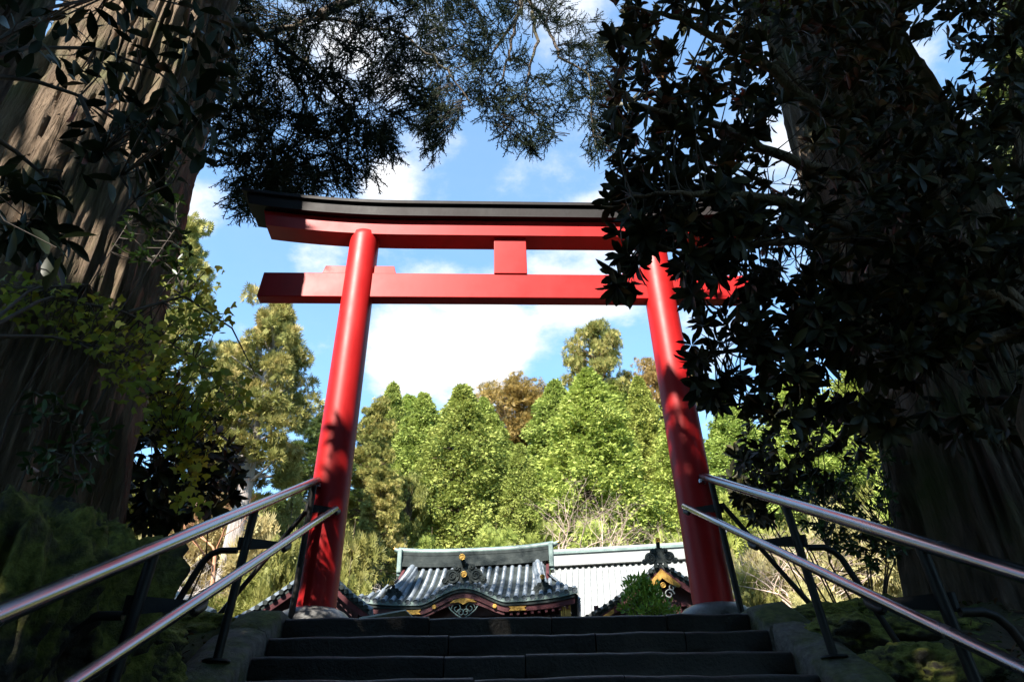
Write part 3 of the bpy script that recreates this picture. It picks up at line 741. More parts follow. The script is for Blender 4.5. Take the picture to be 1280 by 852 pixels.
    for x in (-.36, .28):
        mb = MB(); mb.box((x, .2, 1.0), (.62, .06, 1.95)); mb.build('door', M['maroon_d'], root, .01)
    mb = MB(); mb.box((0, .3, 1.1), (3.0, .05, 2.2)); mb.build('rear_screen', M['maroon_d'], root)
    mb = MB(); mb.box((1.86, -DY+.12, 1.86), (.07, .03, .22)); mb.box((1.96, -DY+.12, 1.86), (.11, .03, .22)); mb.build('corner_fitting', M['gilt'], root, .004)
shrine_gate()

def shrine_hall():
    # main hall: broad pale roof with its ridge across, and a gabled porch facing the steps
    root = empty('shrine_hall', (4.3, 13.2, 0), R(-10), 'shrine hall with pale sunlit roof and a dark gabled porch with gilt carving', 'shrine hall')
    RL, ZR, DY, DZ = 3.35, 4.02, 3.6, 2.5
    XA, XB = -2.75, 1.62
    zf = lambda u: ZR-DZ*(1.22*u-.22*u*u)
    mb = MB()
    P = np.array([[(x, -DY*j/12, zf(j/12)) for j in range(13)] for x in np.linspace(XA, XB, 5)]); mb.grid(P, True); Q = P.copy(); Q[..., 2] -= .10; mb.grid(Q, True, True)
    Bk = P.copy(); Bk[..., 1] *= -1; mb.grid(Bk, True, True)
    for e in (0, -1): mb.grid(np.stack([P[e], Q[e]], 0), False)
    mb.grid(np.stack([P[:, -1], Q[:, -1]], 1), False)
    ro = mb.build('roof', M['copper_pale'], root)
    x = XA+.07
    while x < XB: row_mesh([(x, -DY*u, zf(u)) for u in np.linspace(.02, 1, 10)], .046, joint=.4).build('roof_tile', M['copper_pale'], ro); x += .155
    rz = lambda x: .16*max(0, (x-.6)/1.2)**2.2
    for nm, mt, w, z0, z1 in (('ridge_base', 'copper_pale', .5, 3.98, 4.10), ('ridge_course', 'copper_pale', .34, 4.102, 4.30), ('ridge_cap', 'copper_green', .42, 4.302, 4.37), ('ridge_cap', 'copper_pale', .26, 4.372, 4.45)):
        rows = [[(x, -w/2, z0+rz(x)), (x, -w/2, z1+rz(x)), (x, w/2, z1+rz(x)), (x, w/2, z0+rz(x)), (x, -w/2, z0+rz(x))] for x in np.linspace(XA-.02, XB+.12, 22)]
        mb = MB(); mb.grid(np.array(rows), False); mb.add(rows[0][:4], [(0, 1, 2, 3)]); mb.add(rows[-1][:4], [(3, 2, 1, 0)]); mb.build(nm, M[mt], ro, .008, 1)
    mb = MB(); mb.tube([(XB+.08, 0, 4.5), (XB+.25, 0, 4.62), (XB+.38, 0, 4.80)], [.12, .09, .04], 10); mb.build('ridge_tip', M['copper_pale'], ro)
    mb = MB(); mb.box((XB+.02, 0, 4.05), (.14, .5, .8)); mb.build('ridge_end_plate', M['copper_pale'], ro, .03)
    mb = MB(); mb.box((-.6, .2, 1.0), (4.0, 4.6, 2.0)); mb.build('wall', M['maroon_d'], root)
    for i in range(6):
        mb = MB(); mb.tube([(-2.5+i*.8, -2.2, 0), (-2.5+i*.8, -2.2, 1.75)], .1, 12); mb.build('column', M['maroon'], root)
    # porch gable
    pr = empty('porch', (0, 0, 0)); pr.parent = root
    ap = np.array(at(825, 703, 8.7)); inv = Matrix.Rotation(R(10), 4, 'Z')
    loc = inv @ (Vector(ap)-Vector((4.3, 13.2, 0))); cx, cy, cz = loc
    hw, dz, dep = 1.62, 1.02, 2.3
    def zg(t): t = abs(t); return cz-dz*(1.32*t-.32*t**1.9)        # concave sweep
    for s in (-1, 1):
        mb = MB(); P = np.array([[(cx+s*hw*i/16, cy-.06+dep*j/3, zg(i/16)-.03) for j in range(4)] for i in range(17)]); mb.grid(P, True, s > 0); Q = P.copy(); Q[..., 2] -= .07; mb.grid(Q, True, s < 0)
        mb.grid(np.stack([P[:, 0], Q[:, 0]], 1), False); mb.build('porch_roof', M['copper_dark'], pr)
        # courses run down the slope; the barge course shows along the front edge
        yy = cy-.02; q = 0
        while yy < cy+dep-.1:
            row_mesh([(cx+s*hw*t, yy, zg(t)-.02) for t in np.linspace(.02, 1.01, 14)], .05 if q else .06, joint=.2).build('roof_tile', M['copper_gate'] if q else M['copper_pale'], pr); yy += .17; q += 1
        # short cover tiles at right angles along the verge
        for i in range(13):
            t = .06+.92*i/12.5; z = zg(t)+.02; mb = MB(); mb.tube([(cx+s*hw*t, cy-.15, z-.03), (cx+s*hw*t, cy+.06, z-.01)], .045, 10); mb.build('verge_tile', M['copper_dark'], pr)
        mb = MB(); rows = []
        for i in range(17):
            t = i/16; z = zg(t)-.11; rows.append([(cx+s*hw*t, cy-.06, z), (cx+s*hw*t, cy-.06, z-.13), (cx+s*hw*t, cy-.01, z-.13), (cx+s*hw*t, cy-.01, z), (cx+s*hw*t, cy-.06, z)])
        mb.grid(np.array(rows), False, s < 0); mb.build('barge_board', M['maroon'], pr)
        mb = MB(); rows = []
        for i in range(7):
            t = .62+.36*i/6; z = zg(t)-.145; rows.append([(cx+s*hw*t, cy-.075, z), (cx+s*hw*t, cy-.075, z-.08)])
        mb.grid(np.array(rows), False, s > 0); mb.build('gilt_plate', M['gilt'], pr)
    mb = MB(); mb.prism([(cx-hw*.9, zg(.9)-.2), (cx+hw*.9, zg(.9)-.2), (cx+hw*.5, zg(.5)-.15), (cx, cz-.2), (cx-hw*.5, zg(.5)-.15)], cy+.18, cy+.22); mb.build('gable_wall', M['maroon_d'], pr)
    g = MB(); g.prism([(0, -.14), (.34, -.47), (.30, -.52), (.15, -.44), (.09, -.40), (0, -.32), (-.09, -.40), (-.15, -.44), (-.30, -.52), (-.34, -.47)], cy-.09, cy-.065); g.v = [(x+cx, y, z+cz) for x, y, z in g.v]; g.build('gilt_crown', M['gilt'], pr)
    mb = MB()
    for s in (-1, 1):
        for (r0, dx, dz_) in ((.10, .10, -.62), (.07, .17, -.50)):
            mb.tube([(cx+s*(dx+math.cos(a)*r0*(1-a/11)), cy-.03, cz+dz_+math.sin(a)*r0*(1-a/11)) for a in np.linspace(0, 8, 24)], .014, 5)
    mb.build('pendant', M['copper_pale'], pr); gold_disc(pr, (cx, cy-.05, cz-.45), .055)
    ornament(pr, (cx, cy-.05, cz-.02), .40, .1); row_mesh([(cx, cy+dep, cz+.05), (cx, cy+.05, cz+.05)], .08).build('roof_tile', M['copper_gate'], pr)
    mb = MB(); mb.tube([(cx, cy-.02, cz+.28), (cx, cy-.16, cz+.40)], .04, 10); mb.build('ridge_tube', M['copper_dark'], pr); gold_disc(pr, (cx, cy-.17, cz+.41), .05)
    for x in (-1.2, 1.2):
        mb = MB(); mb.tube([(cx+x, cy+.25, 0), (cx+x, cy+.25, cz-.8)], .09, 14); mb.build('porch_column', M['maroon'], pr)
    mb = MB(); mb.box((cx, cy+.25, cz-.95), (3.0, .16, .18)); mb.build('porch_beam', M['maroon'], pr, .01)
    for i in range(9):
        mb = MB(); mb.box((cx-1.35+i*.34, cy+.12, cz-.80), (.09, .2, .09)); mb.build('bracket_block', M['maroon'], pr)
shrine_hall()

def side_roof():
    ap = at(400, 706, 8.2)
    root = empty('side_shrine', (ap[0], 8.2, 0), R(6), 'small tiled side shrine half hidden behind the left gate pillar', 'shrine'); cz = ap[2]
    ro = None
    for s, hw, dz in ((-1, 1.35, 1.02), (1, 1.0, .82)):
        zg = lambda t: cz-dz*(1.25*t-.25*t*t)
        mb = MB(); P = np.array([[(s*hw*i/10, -.05+2.2*j/2, zg(i/10)) for j in range(3)] for i in range(11)]); mb.grid(P, True, s > 0); Q = P.copy(); Q[..., 2] -= .08; mb.grid(Q, True, s < 0); mb.grid(np.stack([P[:, 0], Q[:, 0]], 1))
        o = mb.build('roof', M['copper_dark'], root)
        yy = 0; q = 0
        while yy < 2.1:
            row_mesh([(s*hw*t, yy, zg(t)+.01) for t in np.linspace(.0, 1.01, 10)], .06 if q else .075, joint=.16).build('roof_tile', M['copper_gate'], o); yy += .17; q += 1
        for i in range(10):
            t = .08+.9*i/9.5; mb = MB(); mb.tube([(s*hw*t, -.14, zg(t)+.0), (s*hw*t, .05, zg(t)+.02)], .045, 10); mb.build('verge_tile', M['copper_dark'], o)
        mb = MB(); mb.grid(np.array([[(s*hw*i/10, -.06, zg(i/10)-.09), (s*hw*i/10, -.06, zg(i/10)-.20)] for i in range(11)]), False, s < 0); mb.build('barge_board', M['maroon'], root)
    mb = MB(); mb.tube([(0, -.1, cz+.06), (0, 2.2, cz+.06)], .10, 12); mb.build('ridge', M['copper_dark'], root)
    mb = MB(); mb.prism([(-1.05, 0), (.78, 0), (.78, cz-.75), (0, cz-.15), (-1.05, cz-.92)], .25, 1.9); mb.build('wall', M['maroon_d'], root)
side_roof()

# low pale copper roof in front of the gate, over a notice stand
def notice():
    a = at(468, 777, 6.0); b = at(508, 766, 6.0)
    root = empty('notice_stand', (a[0]+.25, 6.0, 0), R(-8), 'low notice stand with pale copper roof in front of the shrine gate', 'notice stand'); z = b[2]
    mb = MB(); mb.prism([(-.45, z-.12), (.28, z-.02), (.28, z+.0), (-.42, z-.085)], -.25, .25); mb.build('roof', M['copper_pale'], root)
    for x in (-.28, .18):
        mb = MB(); mb.box((x, 0, (z-.12)/2), (.07, .07, z-.13)); mb.build('post', M['maroon_d'], root)
    mb = MB(); mb.box((-.05, 0, z*.62), (.42, .03, .6)); mb.build('board', M['white'], root)
notice()

def tile_wall():
    a = at(178, 729, 7.6); b = at(262, 772, 6.2)
    a = np.array((a[0], 7.6, a[2])); b = np.array((b[0], 6.2, b[2]))
    root = empty('tiled_wall', (0, 0, 0), 0, 'pale low precinct wall with tiled coping behind the left handrail', 'wall')
    A = a+(a-b)*1.2; Bb = b
    d = (Bb-A); L = np.linalg.norm(d[:2]); n = np.array((-d[1], d[0], 0))/L
    if n[1] > 0: n = -n
    def P(t, o, z): p = A+d*t+n*o; return (p[0], p[1], p[2]+z)
    mb = MB(); mb.grid(np.array([[P(t, .05, -2.2), P(t, .05, -.09), P(t, -.15, -.09), P(t, -.15, -2.2)] for t in np.linspace(0, 1, 8)])); mb.build('wall_body', M['white'], root)
    mb = MB(); mb.grid(np.array([[P(t, .20, -.12), P(t, .20, -.08), P(t, -.05, .06), P(t, -.30, -.08), P(t, -.30, -.12)] for t in np.linspace(0, 1, 8)])); mb.build('coping', M['pale_stone'], root)
    for i in range(40):
        t = (i+.5)/40; mb = MB(); mb.tube([P(t, -.05, .055), P(t, .22, -.075)], .04, 8); mb.build('coping_tile', M['pale_stone'], root)
    mb = MB(); mb.tube([P(0, -.05, .08), P(1, -.05, .08)], .06, 10); mb.build('coping_ridge', M['lichen'], root)
tile_wall()

def ledge():
    a = at(935, 770, 1.5); b = at(1082, 762, 1.0)
    root = empty('stone_ledge', (0, 0, 0), 0, 'grey stone ledge behind the mossy rocks right of the gate', 'ledge')
    x = a[0]-.05
    while x < b[0]+1.0:
        L = random.uniform(.5, .9); mb = MB(); t = (x-a[0])/(b[0]-a[0]); mb.box((x+L/2, 1.45-.3*t, a[2]+.01*t-.16), (L-.01, .4, .36), -.1, .004); mb.build('ledge_stone', M['lichen'], root, .012); x += L
ledge()
# ------------------------------------------------------------------ forest beyond the shrine
SPRAY = tmpl_spray(5, 1.5, .10, 1); TUFT = tmpl_spray(6, 2.4, .085, 4)
def blob_leaves(C, rad, per, size, outdir=None, droop=.25, squash=.7):
    """leaf sprays over the upper and outer faces of each clump"""
    n = len(C)*per; ci = np.repeat(np.arange(len(C)), per)
    d = rng.normal(size=(n, 3)); d /= np.linalg.norm(d, axis=1, keepdims=True)
    r = rng.random(n)**.45
    rr = np.asarray(rad)[ci]
    pos = C[ci] + d*(rr*r)[:, None]*np.array((1, 1, squash))
    dirv = d + rng.normal(size=(n, 3))*.55 + np.array((0, 0, -droop))
    if outdir is not None: dirv += outdir[ci]*.7
    fr = frames(dirv, roll=rng.normal(size=n)*.9)
    sz = size*rng.uniform(.65, 1.3, n)
    return pos, fr, sz
def trunk_mesh(name, h, r0, r1, mat, lean=.02, n=10, k=8):
    mb = MB(); ph = random.uniform(0, 6); mb.tube([(lean*h*math.sin(i/k*2+ph)*.3, lean*h*math.cos(i/k*1.7+ph)*.3, h*i/k) for i in range(k+1)], [r0+(r1-r0)*(i/k)**.8 for i in range(k+1)], n); return mb
def conifer(kind, seed):
    """crown in metres for a tree 10 m tall; returns (crown mesh, wood mesh)"""
    global rng
    rng = np.random.default_rng(seed); random.seed(seed); C = []; O = []; rad = []; wood = MB()
    wood = trunk_mesh('w', 9.8, .50 if seed == 7 else .20, .03, None)
    if kind == 'hinoki':
        nb = 190; h0 = .10
        for i in range(nb):
            h = h0+(1-h0)*(i+.5)/nb; a = i*2.39996+rng.uniform(-.3, .3)
            prof = (1-((h-.12)/.89)**2.0 if h > .12 else .92+.6*(h-.05)) ; prof = max(prof, .06)
            r = 2.1*prof*rng.uniform(.62, 1.12)*(1+.22*float(fbm(np.array([math.cos(a)*1.4+seed*5, math.sin(a)*1.4, h*5]), 2, seed))); c = np.array((math.cos(a)*r, math.sin(a)*r, h*10-.22*r))
            C.append(c); O.append((math.cos(a), math.sin(a), .25)); rad.append((.24+.36*prof)*rng.uniform(.6, 1.25))
            if i % 2 == 0:
                C.append(c*np.array((.62, .62, 1))+(0, 0, .2)); O.append((math.cos(a), math.sin(a), .3)); rad.append(.5*prof+.2)
            wood.tube([(0, 0, h*10+.1), c], [.05, .015], 4, False)
        C = np.array(C); pos, fr, sz = blob_leaves(C, rad, 130, .155, np.array(O), .55, .75); tm = tmpl_frond()
    elif kind == 'sugi':
        nb = 78; h0 = .50 if seed == 7 else .36
        for i in range(nb):
            h = h0+(1-h0)*(i+.5)/nb; a = i*2.39996+rng.uniform(-.5, .5); q = (h-h0)/(1-h0)
            prof = max(.06, (1-q)**.75*min(1, .55+q*2.2)); r = 2.3*prof*rng.uniform(.45, 1.12); c = np.array((math.cos(a)*r, math.sin(a)*r, h*10+rng.uniform(-.1, .2)))
            C.append(c); O.append((math.cos(a)*.6, math.sin(a)*.6, .6)); rad.append(rng.uniform(.28, .54)*(.55+.5*prof))
            wood.tube([(0, 0, h*10-.25), c*np.array((.5, .5, 1))+(0, 0, -.2), c], [.06, .035, .012], 5, False)
            if rng.random() < .7:
                C.append(c+rng.normal(size=3)*.34); O.append((math.cos(a)*.6, math.sin(a)*.6, .6)); rad.append(rng.uniform(.24, .42))
        for q in range(9):      # dead snags on the bare lower trunk
            h = rng.uniform(2.2, 4.2); a = rng.uniform(0, 6.3); wood.tube([(0, 0, h), (math.cos(a)*.6, math.sin(a)*.6, h+.1), (math.cos(a)*1.1, math.sin(a)*1.1, h-.1)], [.04, .025, .008], 4, False)
        C = np.array(C); pos, fr, sz = blob_leaves(C, rad, 74, .195, np.array(O), -.15, .62); tm = TUFT
    elif kind == 'pine':
        nb = 64; h0 = .5
        for i in range(nb):
            h = h0+(1-h0)*(i+.5)/nb; a = i*2.39996+rng.uniform(-.5, .5); q = (h-h0)/(1-h0); prof = max(.1, math.sqrt(max(0, 1-q**2.2))*min(1, .6+q*2))
            r = 2.5*prof*rng.uniform(.3, 1.1); c = np.array((math.cos(a)*r, math.sin(a)*r, h*10+rng.uniform(-.2, .2))); C.append(c); O.append((math.cos(a)*.3, math.sin(a)*.3, .8)); rad.append(rng.uniform(.4, .75))
            wood.tube([(0, 0, h*10-.5), c*np.array((.5, .5, 1))+(0, 0, -.2), c], [.09, .05, .015], 5, False)
        C = np.array(C); pos, fr, sz = blob_leaves(C, rad, 95, .25, np.array(O), -.2, .55); tm = TUFT
    elif kind == 'broad':
        nb = 120
        for i in range(nb):
            d = rng.normal(size=3); d /= np.linalg.norm(d); r = rng.uniform(.55, 1.0); c = np.array((d[0]*3.4*r, d[1]*3.4*r, 6.6+d[2]*2.6*r+1.0*(abs(d[2]) < .3)*.0)); C.append(c); O.append(d*.5+np.array((0, 0, .5))); rad.append(rng.uniform(.5, .9))
            if i % 2 == 0: wood.tube([(0, 0, 3.6+rng.uniform(0, 2)), c*np.array((.5, .5, .95)), c], [.10, .05, .015], 5, False)
        C = np.array(C); pos, fr, sz = blob_leaves(C, rad, 85, .24, np.array(O), 0, .6); tm = TUFT
    elif kind == 'shrub':
        nb = 46
        for i in range(nb):
            d = rng.normal(size=3); d /= np.linalg.norm(d); d[2] = abs(d[2]); r = rng.uniform(.5, 1.05); c = np.array((d[0]*4.2*r, d[1]*4.2*r, 2.0+d[2]*6.5*r)); C.append(c); O.append(d); rad.append(rng.uniform(.9, 1.7))
            wood.tube([(d[0]*.4, d[1]*.4, 0), c*np.array((.5, .5, .6)), c], [.10, .07, .03], 4, False)
        C = np.array(C); pos, fr, sz = blob_leaves(C, rad, 100, .62, np.array(O), 0, .75); tm = TUFT
    return tm, pos, fr, sz, wood
def bare(seed, levels=5, spread=.62, h=10, trunk=.28, flat=0.0, fan=0):
    r = np.random.default_rng(seed); mb = MB()
    def grow(p, d, L, rad, lv):
        n = 3; pts = [p]; rr = [rad]
        for i in range(n):
            d = d+r.normal(size=3)*.13; d = d/np.linalg.norm(d); pts.append(pts[-1]+d*L/n); rr.append(rad*(1-.35*(i+1)/n))
        mb.tube(pts, rr, 5 if lv < 2 else 3, False)
        if lv >= levels: return
        for k in range(3 if lv < levels-1 else 3):
            nd = d+r.normal(size=3)*spread*np.array((1, 1, .55)); nd[2] += .12-flat*lv*.1; nd /= np.linalg.norm(nd)
            grow(pts[-1] if k < 2 else pts[-2], nd, L*r.uniform(.62, .86), rr[-1]*.72, lv+1)
    
    if fan:
        for k in range(fan):
            a = 2*math.pi*k/fan+r.uniform(-.3, .3); dv = np.array((math.cos(a)*.9, math.sin(a)*.5, .75)); grow(np.zeros(3), dv/np.linalg.norm(dv), h*.24, trunk*.6, 1)
    else: grow(np.zeros(3), np.array((0, 0, 1.)), h*.26, trunk, 0)
    return mb
CACHE = {}
def crown_mesh(kind, mat, seed):
    key = (kind, seed, 'm')
    if key not in CACHE:
        g = (kind, seed)
        if g not in CACHE: CACHE[g] = conifer(kind, seed)
        tm, pos, fr, sz, wood = CACHE[g]
        if ('w', g) not in CACHE: CACHE[('w', g)] = {}
        CACHE[key] = leaf_mesh('crown', tm, pos, fr, sz, M[mat])
    return CACHE[key]
def wood_mesh(kind, seed, mat):
    g = (kind, seed); d = CACHE[('w', g)]
    if mat not in d: d[mat] = CACHE[g][4].mesh('trunk', M[mat])
    return d[mat]
def tree(name, label, cat, kind, mat, seed, apex, Y, width, group, rot=0., bark='bark', zbase=None, lean=0):
    """a tree whose top is seen at pixel apex, standing on the slope at depth Y, crown width in pixels"""
    p = at(apex[0], apex[1], Y); zb = float(H(p[0], Y)) if zbase is None else zbase
    h = p[2]-zb; base_w = {'hinoki': 4.4, 'sugi': 4.4, 'pine': 5.2, 'broad': 7.4, 'shrub': 9.5}[kind]
    depth = (p-CAM)@_f; w = width*depth/FPX
    o = empty(name, (p[0]-lean*h, Y, zb-.1), rot, label, cat, group); o.rotation_euler = (0, math.atan(lean), 0)
    sx = w/base_w; sz = (h+.1)/(10.1 if kind != 'broad' else 9.4); sx = max(sx, .32*sz)
    c = link('crown', crown_mesh(kind, mat, seed), o); c.material_slots[0].link = 'OBJECT'; c.material_slots[0].material = M[mat]; c.scale = (sx, sx, sz); c.rotation_euler = (0, 0, rot)
    t = link('trunk', wood_mesh(kind, seed, bark), o); s2 = (sx+sz)/2; t.scale = (sx, sx, sz); t.rotation_euler = (0, 0, rot)
    return o
G1 = 'trees on the wooded hillside'
T = [
 # name, label, kind, mat, seed, apex, Y, width
 ('cypress_tree', 'broad bright green cypress in front, right of the dark gap above the gate roof', 'hinoki', 'hinoki_y', 1, (733, 466), 25, 150),
 ('cypress_tree', 'rounded green cypress left of the dark gap, between the gate pillars', 'hinoki', 'hinoki', 2, (578, 484), 25, 124),
 ('cypress_tree', 'narrow green cypress touching the left shoulder of the rounded cypress', 'hinoki', 'hinoki', 1, (530, 494), 28, 104),
 ('cypress_tree', 'dark spired cypress tip rising beside the left gate pillar', 'hinoki', 'hinoki', 3, (492, 482), 30, 84),
 ('cypress_tree', 'slim cypress leaning on the left flank of the brightest cypress', 'hinoki', 'hinoki', 3, (692, 478), 28, 110),
 ('cypress_tree', 'dull green cypress rising behind the dark gap under the golden crown', 'hinoki', 'hinoki', 2, (614, 520), 33, 96),
 ('cypress_tree', 'far cypress filling the skyline right of the left pillar', 'hinoki', 'hinoki', 1, (512, 497), 35, 110),
 ('cypress_tree', 'far cypress just right of the rounded cypress on the skyline', 'hinoki', 'hinoki', 1, (604, 500), 36, 90),
 ('cypress_tree', 'far cypress on the skyline behind the brightest cypress', 'hinoki', 'hinoki', 3, (765, 478), 36, 110),
 ('cypress_tree', 'short cypress at the right edge of the dark gap', 'hinoki', 'hinoki', 2, (650, 556), 24, 76),
 ('cypress_tree', 'yellow green cypress close to the left edge of the right gate pillar', 'hinoki', 'hinoki_y', 3, (797, 474), 29, 84),
 ('cypress_tree', 'bright cypress partly hidden by the right gate pillar', 'hinoki', 'hinoki_y', 2, (842, 505), 25, 92),
 ('cypress_tree', 'green cypress just right of the right gate pillar under dark leaves', 'hinoki', 'hinoki', 1, (908, 500), 24, 110),
 ('cypress_tree', 'pale green cypress seen through the dark leaves above the right handrail', 'hinoki', 'hinoki_y', 3, (985, 470), 26, 120),
 ('cypress_tree', 'cypress glimpsed between the dark leaves and the big right trunk', 'hinoki', 'hinoki_y', 2, (1075, 420), 27, 140),
 ('cypress_tree', 'cypress glimpsed at the right edge behind the big right trunk', 'hinoki', 'hinoki', 1, (1290, 230), 22, 170),
 ('cedar_tree', 'brown tipped cedar hugging the right side of the left gate pillar', 'sugi', 'sugi', 5, (470, 505), 22, 92),
 ('cedar_tree', 'small yellowish cedar low beside the left gate pillar', 'sugi', 'sugi', 6, (480, 585), 19, 84),
 ('cedar_tree', 'tall sunlit cedar with bare pale trunk left of the gate', 'sugi', 'sugi', 7, (352, 380), 14, 150),
 ('cedar_tree', 'high golden tipped cedar between the big left trunk and the gate beam', 'sugi', 'sugi', 5, (240, 284), 19, 130),
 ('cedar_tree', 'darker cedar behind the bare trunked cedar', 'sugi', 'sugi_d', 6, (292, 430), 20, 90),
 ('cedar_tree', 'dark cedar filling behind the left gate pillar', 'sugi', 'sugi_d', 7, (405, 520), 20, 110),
 ('pine_tree', 'lone round headed pine standing above the treeline', 'pine', 'sugi', 8, (742, 408), 37, 92),
 ('broadleaf_tree', 'golden brown broadleaf crown on the skyline between cypresses', 'broad', 'gold', 9, (645, 480), 40, 150),
 ('broadleaf_tree', 'pale brown broadleaf tree beside the right gate pillar on the skyline', 'broad', 'gold', 9, (822, 446), 38, 100),
 ('broadleaf_tree', 'golden broadleaf tree behind the high cedar at far left', 'broad', 'olive', 9, (150, 330), 26, 180),
 ('broadleaf_tree', 'small golden tree low between cedar and rounded cypress', 'broad', 'olive', 9, (512, 590), 23, 52),
]
def forest():
    global rng
    for i, (nm, lb, kd, mt, sd, ap, Y, w) in enumerate(T):
        tree(nm, lb, 'tree', kd, mt, sd, ap, Y, w, G1, i*1.7, 'bark_pale' if kd == 'sugi' and sd == 7 else 'bark', lean=0)
    # shrubs on the slope
    S = [('olive', 'yellow olive shrub below the bare pale cedar trunk', (330, 690), 11.5, 130), ('olive', 'yellow olive shrub mass left of the left gate pillar foot', (395, 655), 12, 110),
         ('olive', 'olive shrub right of the left gate pillar above the shrine roof', (445, 640), 14, 100), ('olive', 'olive shrub between the left pillar and the grey twigs', (440, 690), 11.5, 80), ('rust', 'russet leaved shrub around the bare cedar trunk', (250, 610), 15, 130), ('rust', 'russet shrub behind the curved handrail stay at left', (300, 600), 17, 110),
         ('olive', 'olive shrub beyond the pale precinct wall', (215, 690), 13, 110), ('hinoki', 'green shrub at the foot of the rounded cypress', (540, 655), 20, 70),
         ('hinoki', 'green shrub under the dark gap behind the gate roof', (620, 650), 22, 70), ('hinoki_y', 'bright shrub above the pale hall roof by the right pillar', (825, 640), 17, 70), ('hinoki_y', 'green shrub behind the bare pink tree', (735, 640), 19, 90), ('hinoki', 'dark green shrub under the leaning cypress', (680, 640), 21, 80),
         ('hinoki_y', 'yellow green shrub right of the right pillar above the handrail', (900, 610), 16, 110), ('dry', 'pale dry shrub behind the right handrail', (965, 640), 12, 120), ('dry', 'pale dry shrub between the right handrail and big right trunk', (1045, 610), 12.5, 130),
         ('dry', 'low pale dry shrub at the end of the stone ledge', (1000, 700), 9, 110), ('olive', 'olive shrub behind the right pillar foot', (925, 690), 10, 80), ('hinoki_y', 'yellow green shrub beside the big right trunk', (1110, 560), 15, 120), ('dry', 'pale dry shrub behind the right gate pillar', (885, 650), 13, 90),
         ('olive', 'olive shrub behind the dark bush at left', (150, 560), 17, 150), ('dry', 'dry pale shrub above the precinct wall', (200, 655), 12, 90), ('olive', 'tall olive shrub seen between the left rails by the pillar', (372, 592), 16, 120), ('olive', 'low olive shrub against the left edge of the left pillar', (362, 648), 10.5, 70), ('rust', 'russet shrub under the tall sunlit cedar', (335, 612), 14, 90)]
    for i, (mt, lb, ap, Y, w) in enumerate(S):
        tree('hillside_shrub', lb, 'shrub', 'shrub', mt, 12+i % 2, ap, Y, w, 'shrubs on the slope', i*2.1)
    # bare trees
    def bare_tree(label, seed, base, top, Y, mat, rz=0, **k):
        b = at(base[0], base[1], Y); t = at(top[0], top[1], Y); o = empty('bare_tree', b, rz, label, 'tree', 'leafless trees near the shrine')
        mb = bare(seed, **k); zz = max(v[2] for v in mb.v); s = (t[2]-b[2])/zz
        w = link('branches', mb.mesh('branches', M[mat]), o); w.scale = (s*1.1, s*1.1, s); return o
    bare_tree('leafless pinkish tree spreading above the pale hall roof', 3, (735, 735), (728, 606), 15.5, 'twig_pale', .5, levels=5, spread=.62, flat=.1, fan=7, trunk=.17)
    bare_tree('small leafless whitish tree left of the shrine gate roof', 5, (484, 775), (488, 678), 12.5, 'twig_white', 0, levels=5, spread=.7, trunk=.17)
    bare_tree('leafless russet tree behind the left handrail', 7, (262, 745), (278, 600), 12.5, 'twig_red', 0, levels=6, spread=.8, trunk=.15)
    bare_tree('leafless pale twiggy tree behind the right handrail', 9, (1010, 780), (1010, 640), 9.5, 'twig_pale', 0, levels=5, spread=.8, flat=.1, fan=7, trunk=.16)
    bare_tree('low tangle of grey leafless branches over the precinct wall', 11, (215, 760), (205, 690), 8.4, 'twig_white', 0, levels=5, spread=.8, flat=.2, fan=6, trunk=.15)
    bare_tree('leafless pinkish sapling beside the right gate pillar', 13, (812, 730), (815, 640), 16, 'twig_pale', 0, levels=5, spread=.7, fan=5, trunk=.2)
    # bush in front of the hall porch
    p = at(815, 800, 5.2); o = empty('bush', (p[0], 5.2, 0), 0, 'bright green bush in front of the gabled porch', 'bush')
    rng = np.random.default_rng(77); C = []; O = []; rad = []; wood = MB(); t = at(810, 722, 5.2); ht = t[2]
    for i in range(42):
        a = rng.uniform(0, 6.3); q = rng.random(); r = rng.uniform(.1, .42)*(1.1-q*.75); c = np.array((math.cos(a)*r-.12*q, math.sin(a)*r*.7, ht*(.62+.36*q))); C.append(c); O.append((math.cos(a)*.3, math.sin(a)*.3, .9)); rad.append(rng.uniform(.07, .13)); wood.tube([(0, 0, 0), (c[0]*.4, c[1]*.4, c[2]*.6), c], [.02, .012, .004], 4, False)
    pos, fr, sz = blob_leaves(np.array(C), rad, 46, .075, np.array(O), -.5, 1.2)
    w = link('foliage', leaf_mesh('foliage', tmpl_blade(.2), pos, fr, sz, M['bush']), o); w['kind'] = 'stuff'; wood.build('stems', M['twig'], o)
forest()

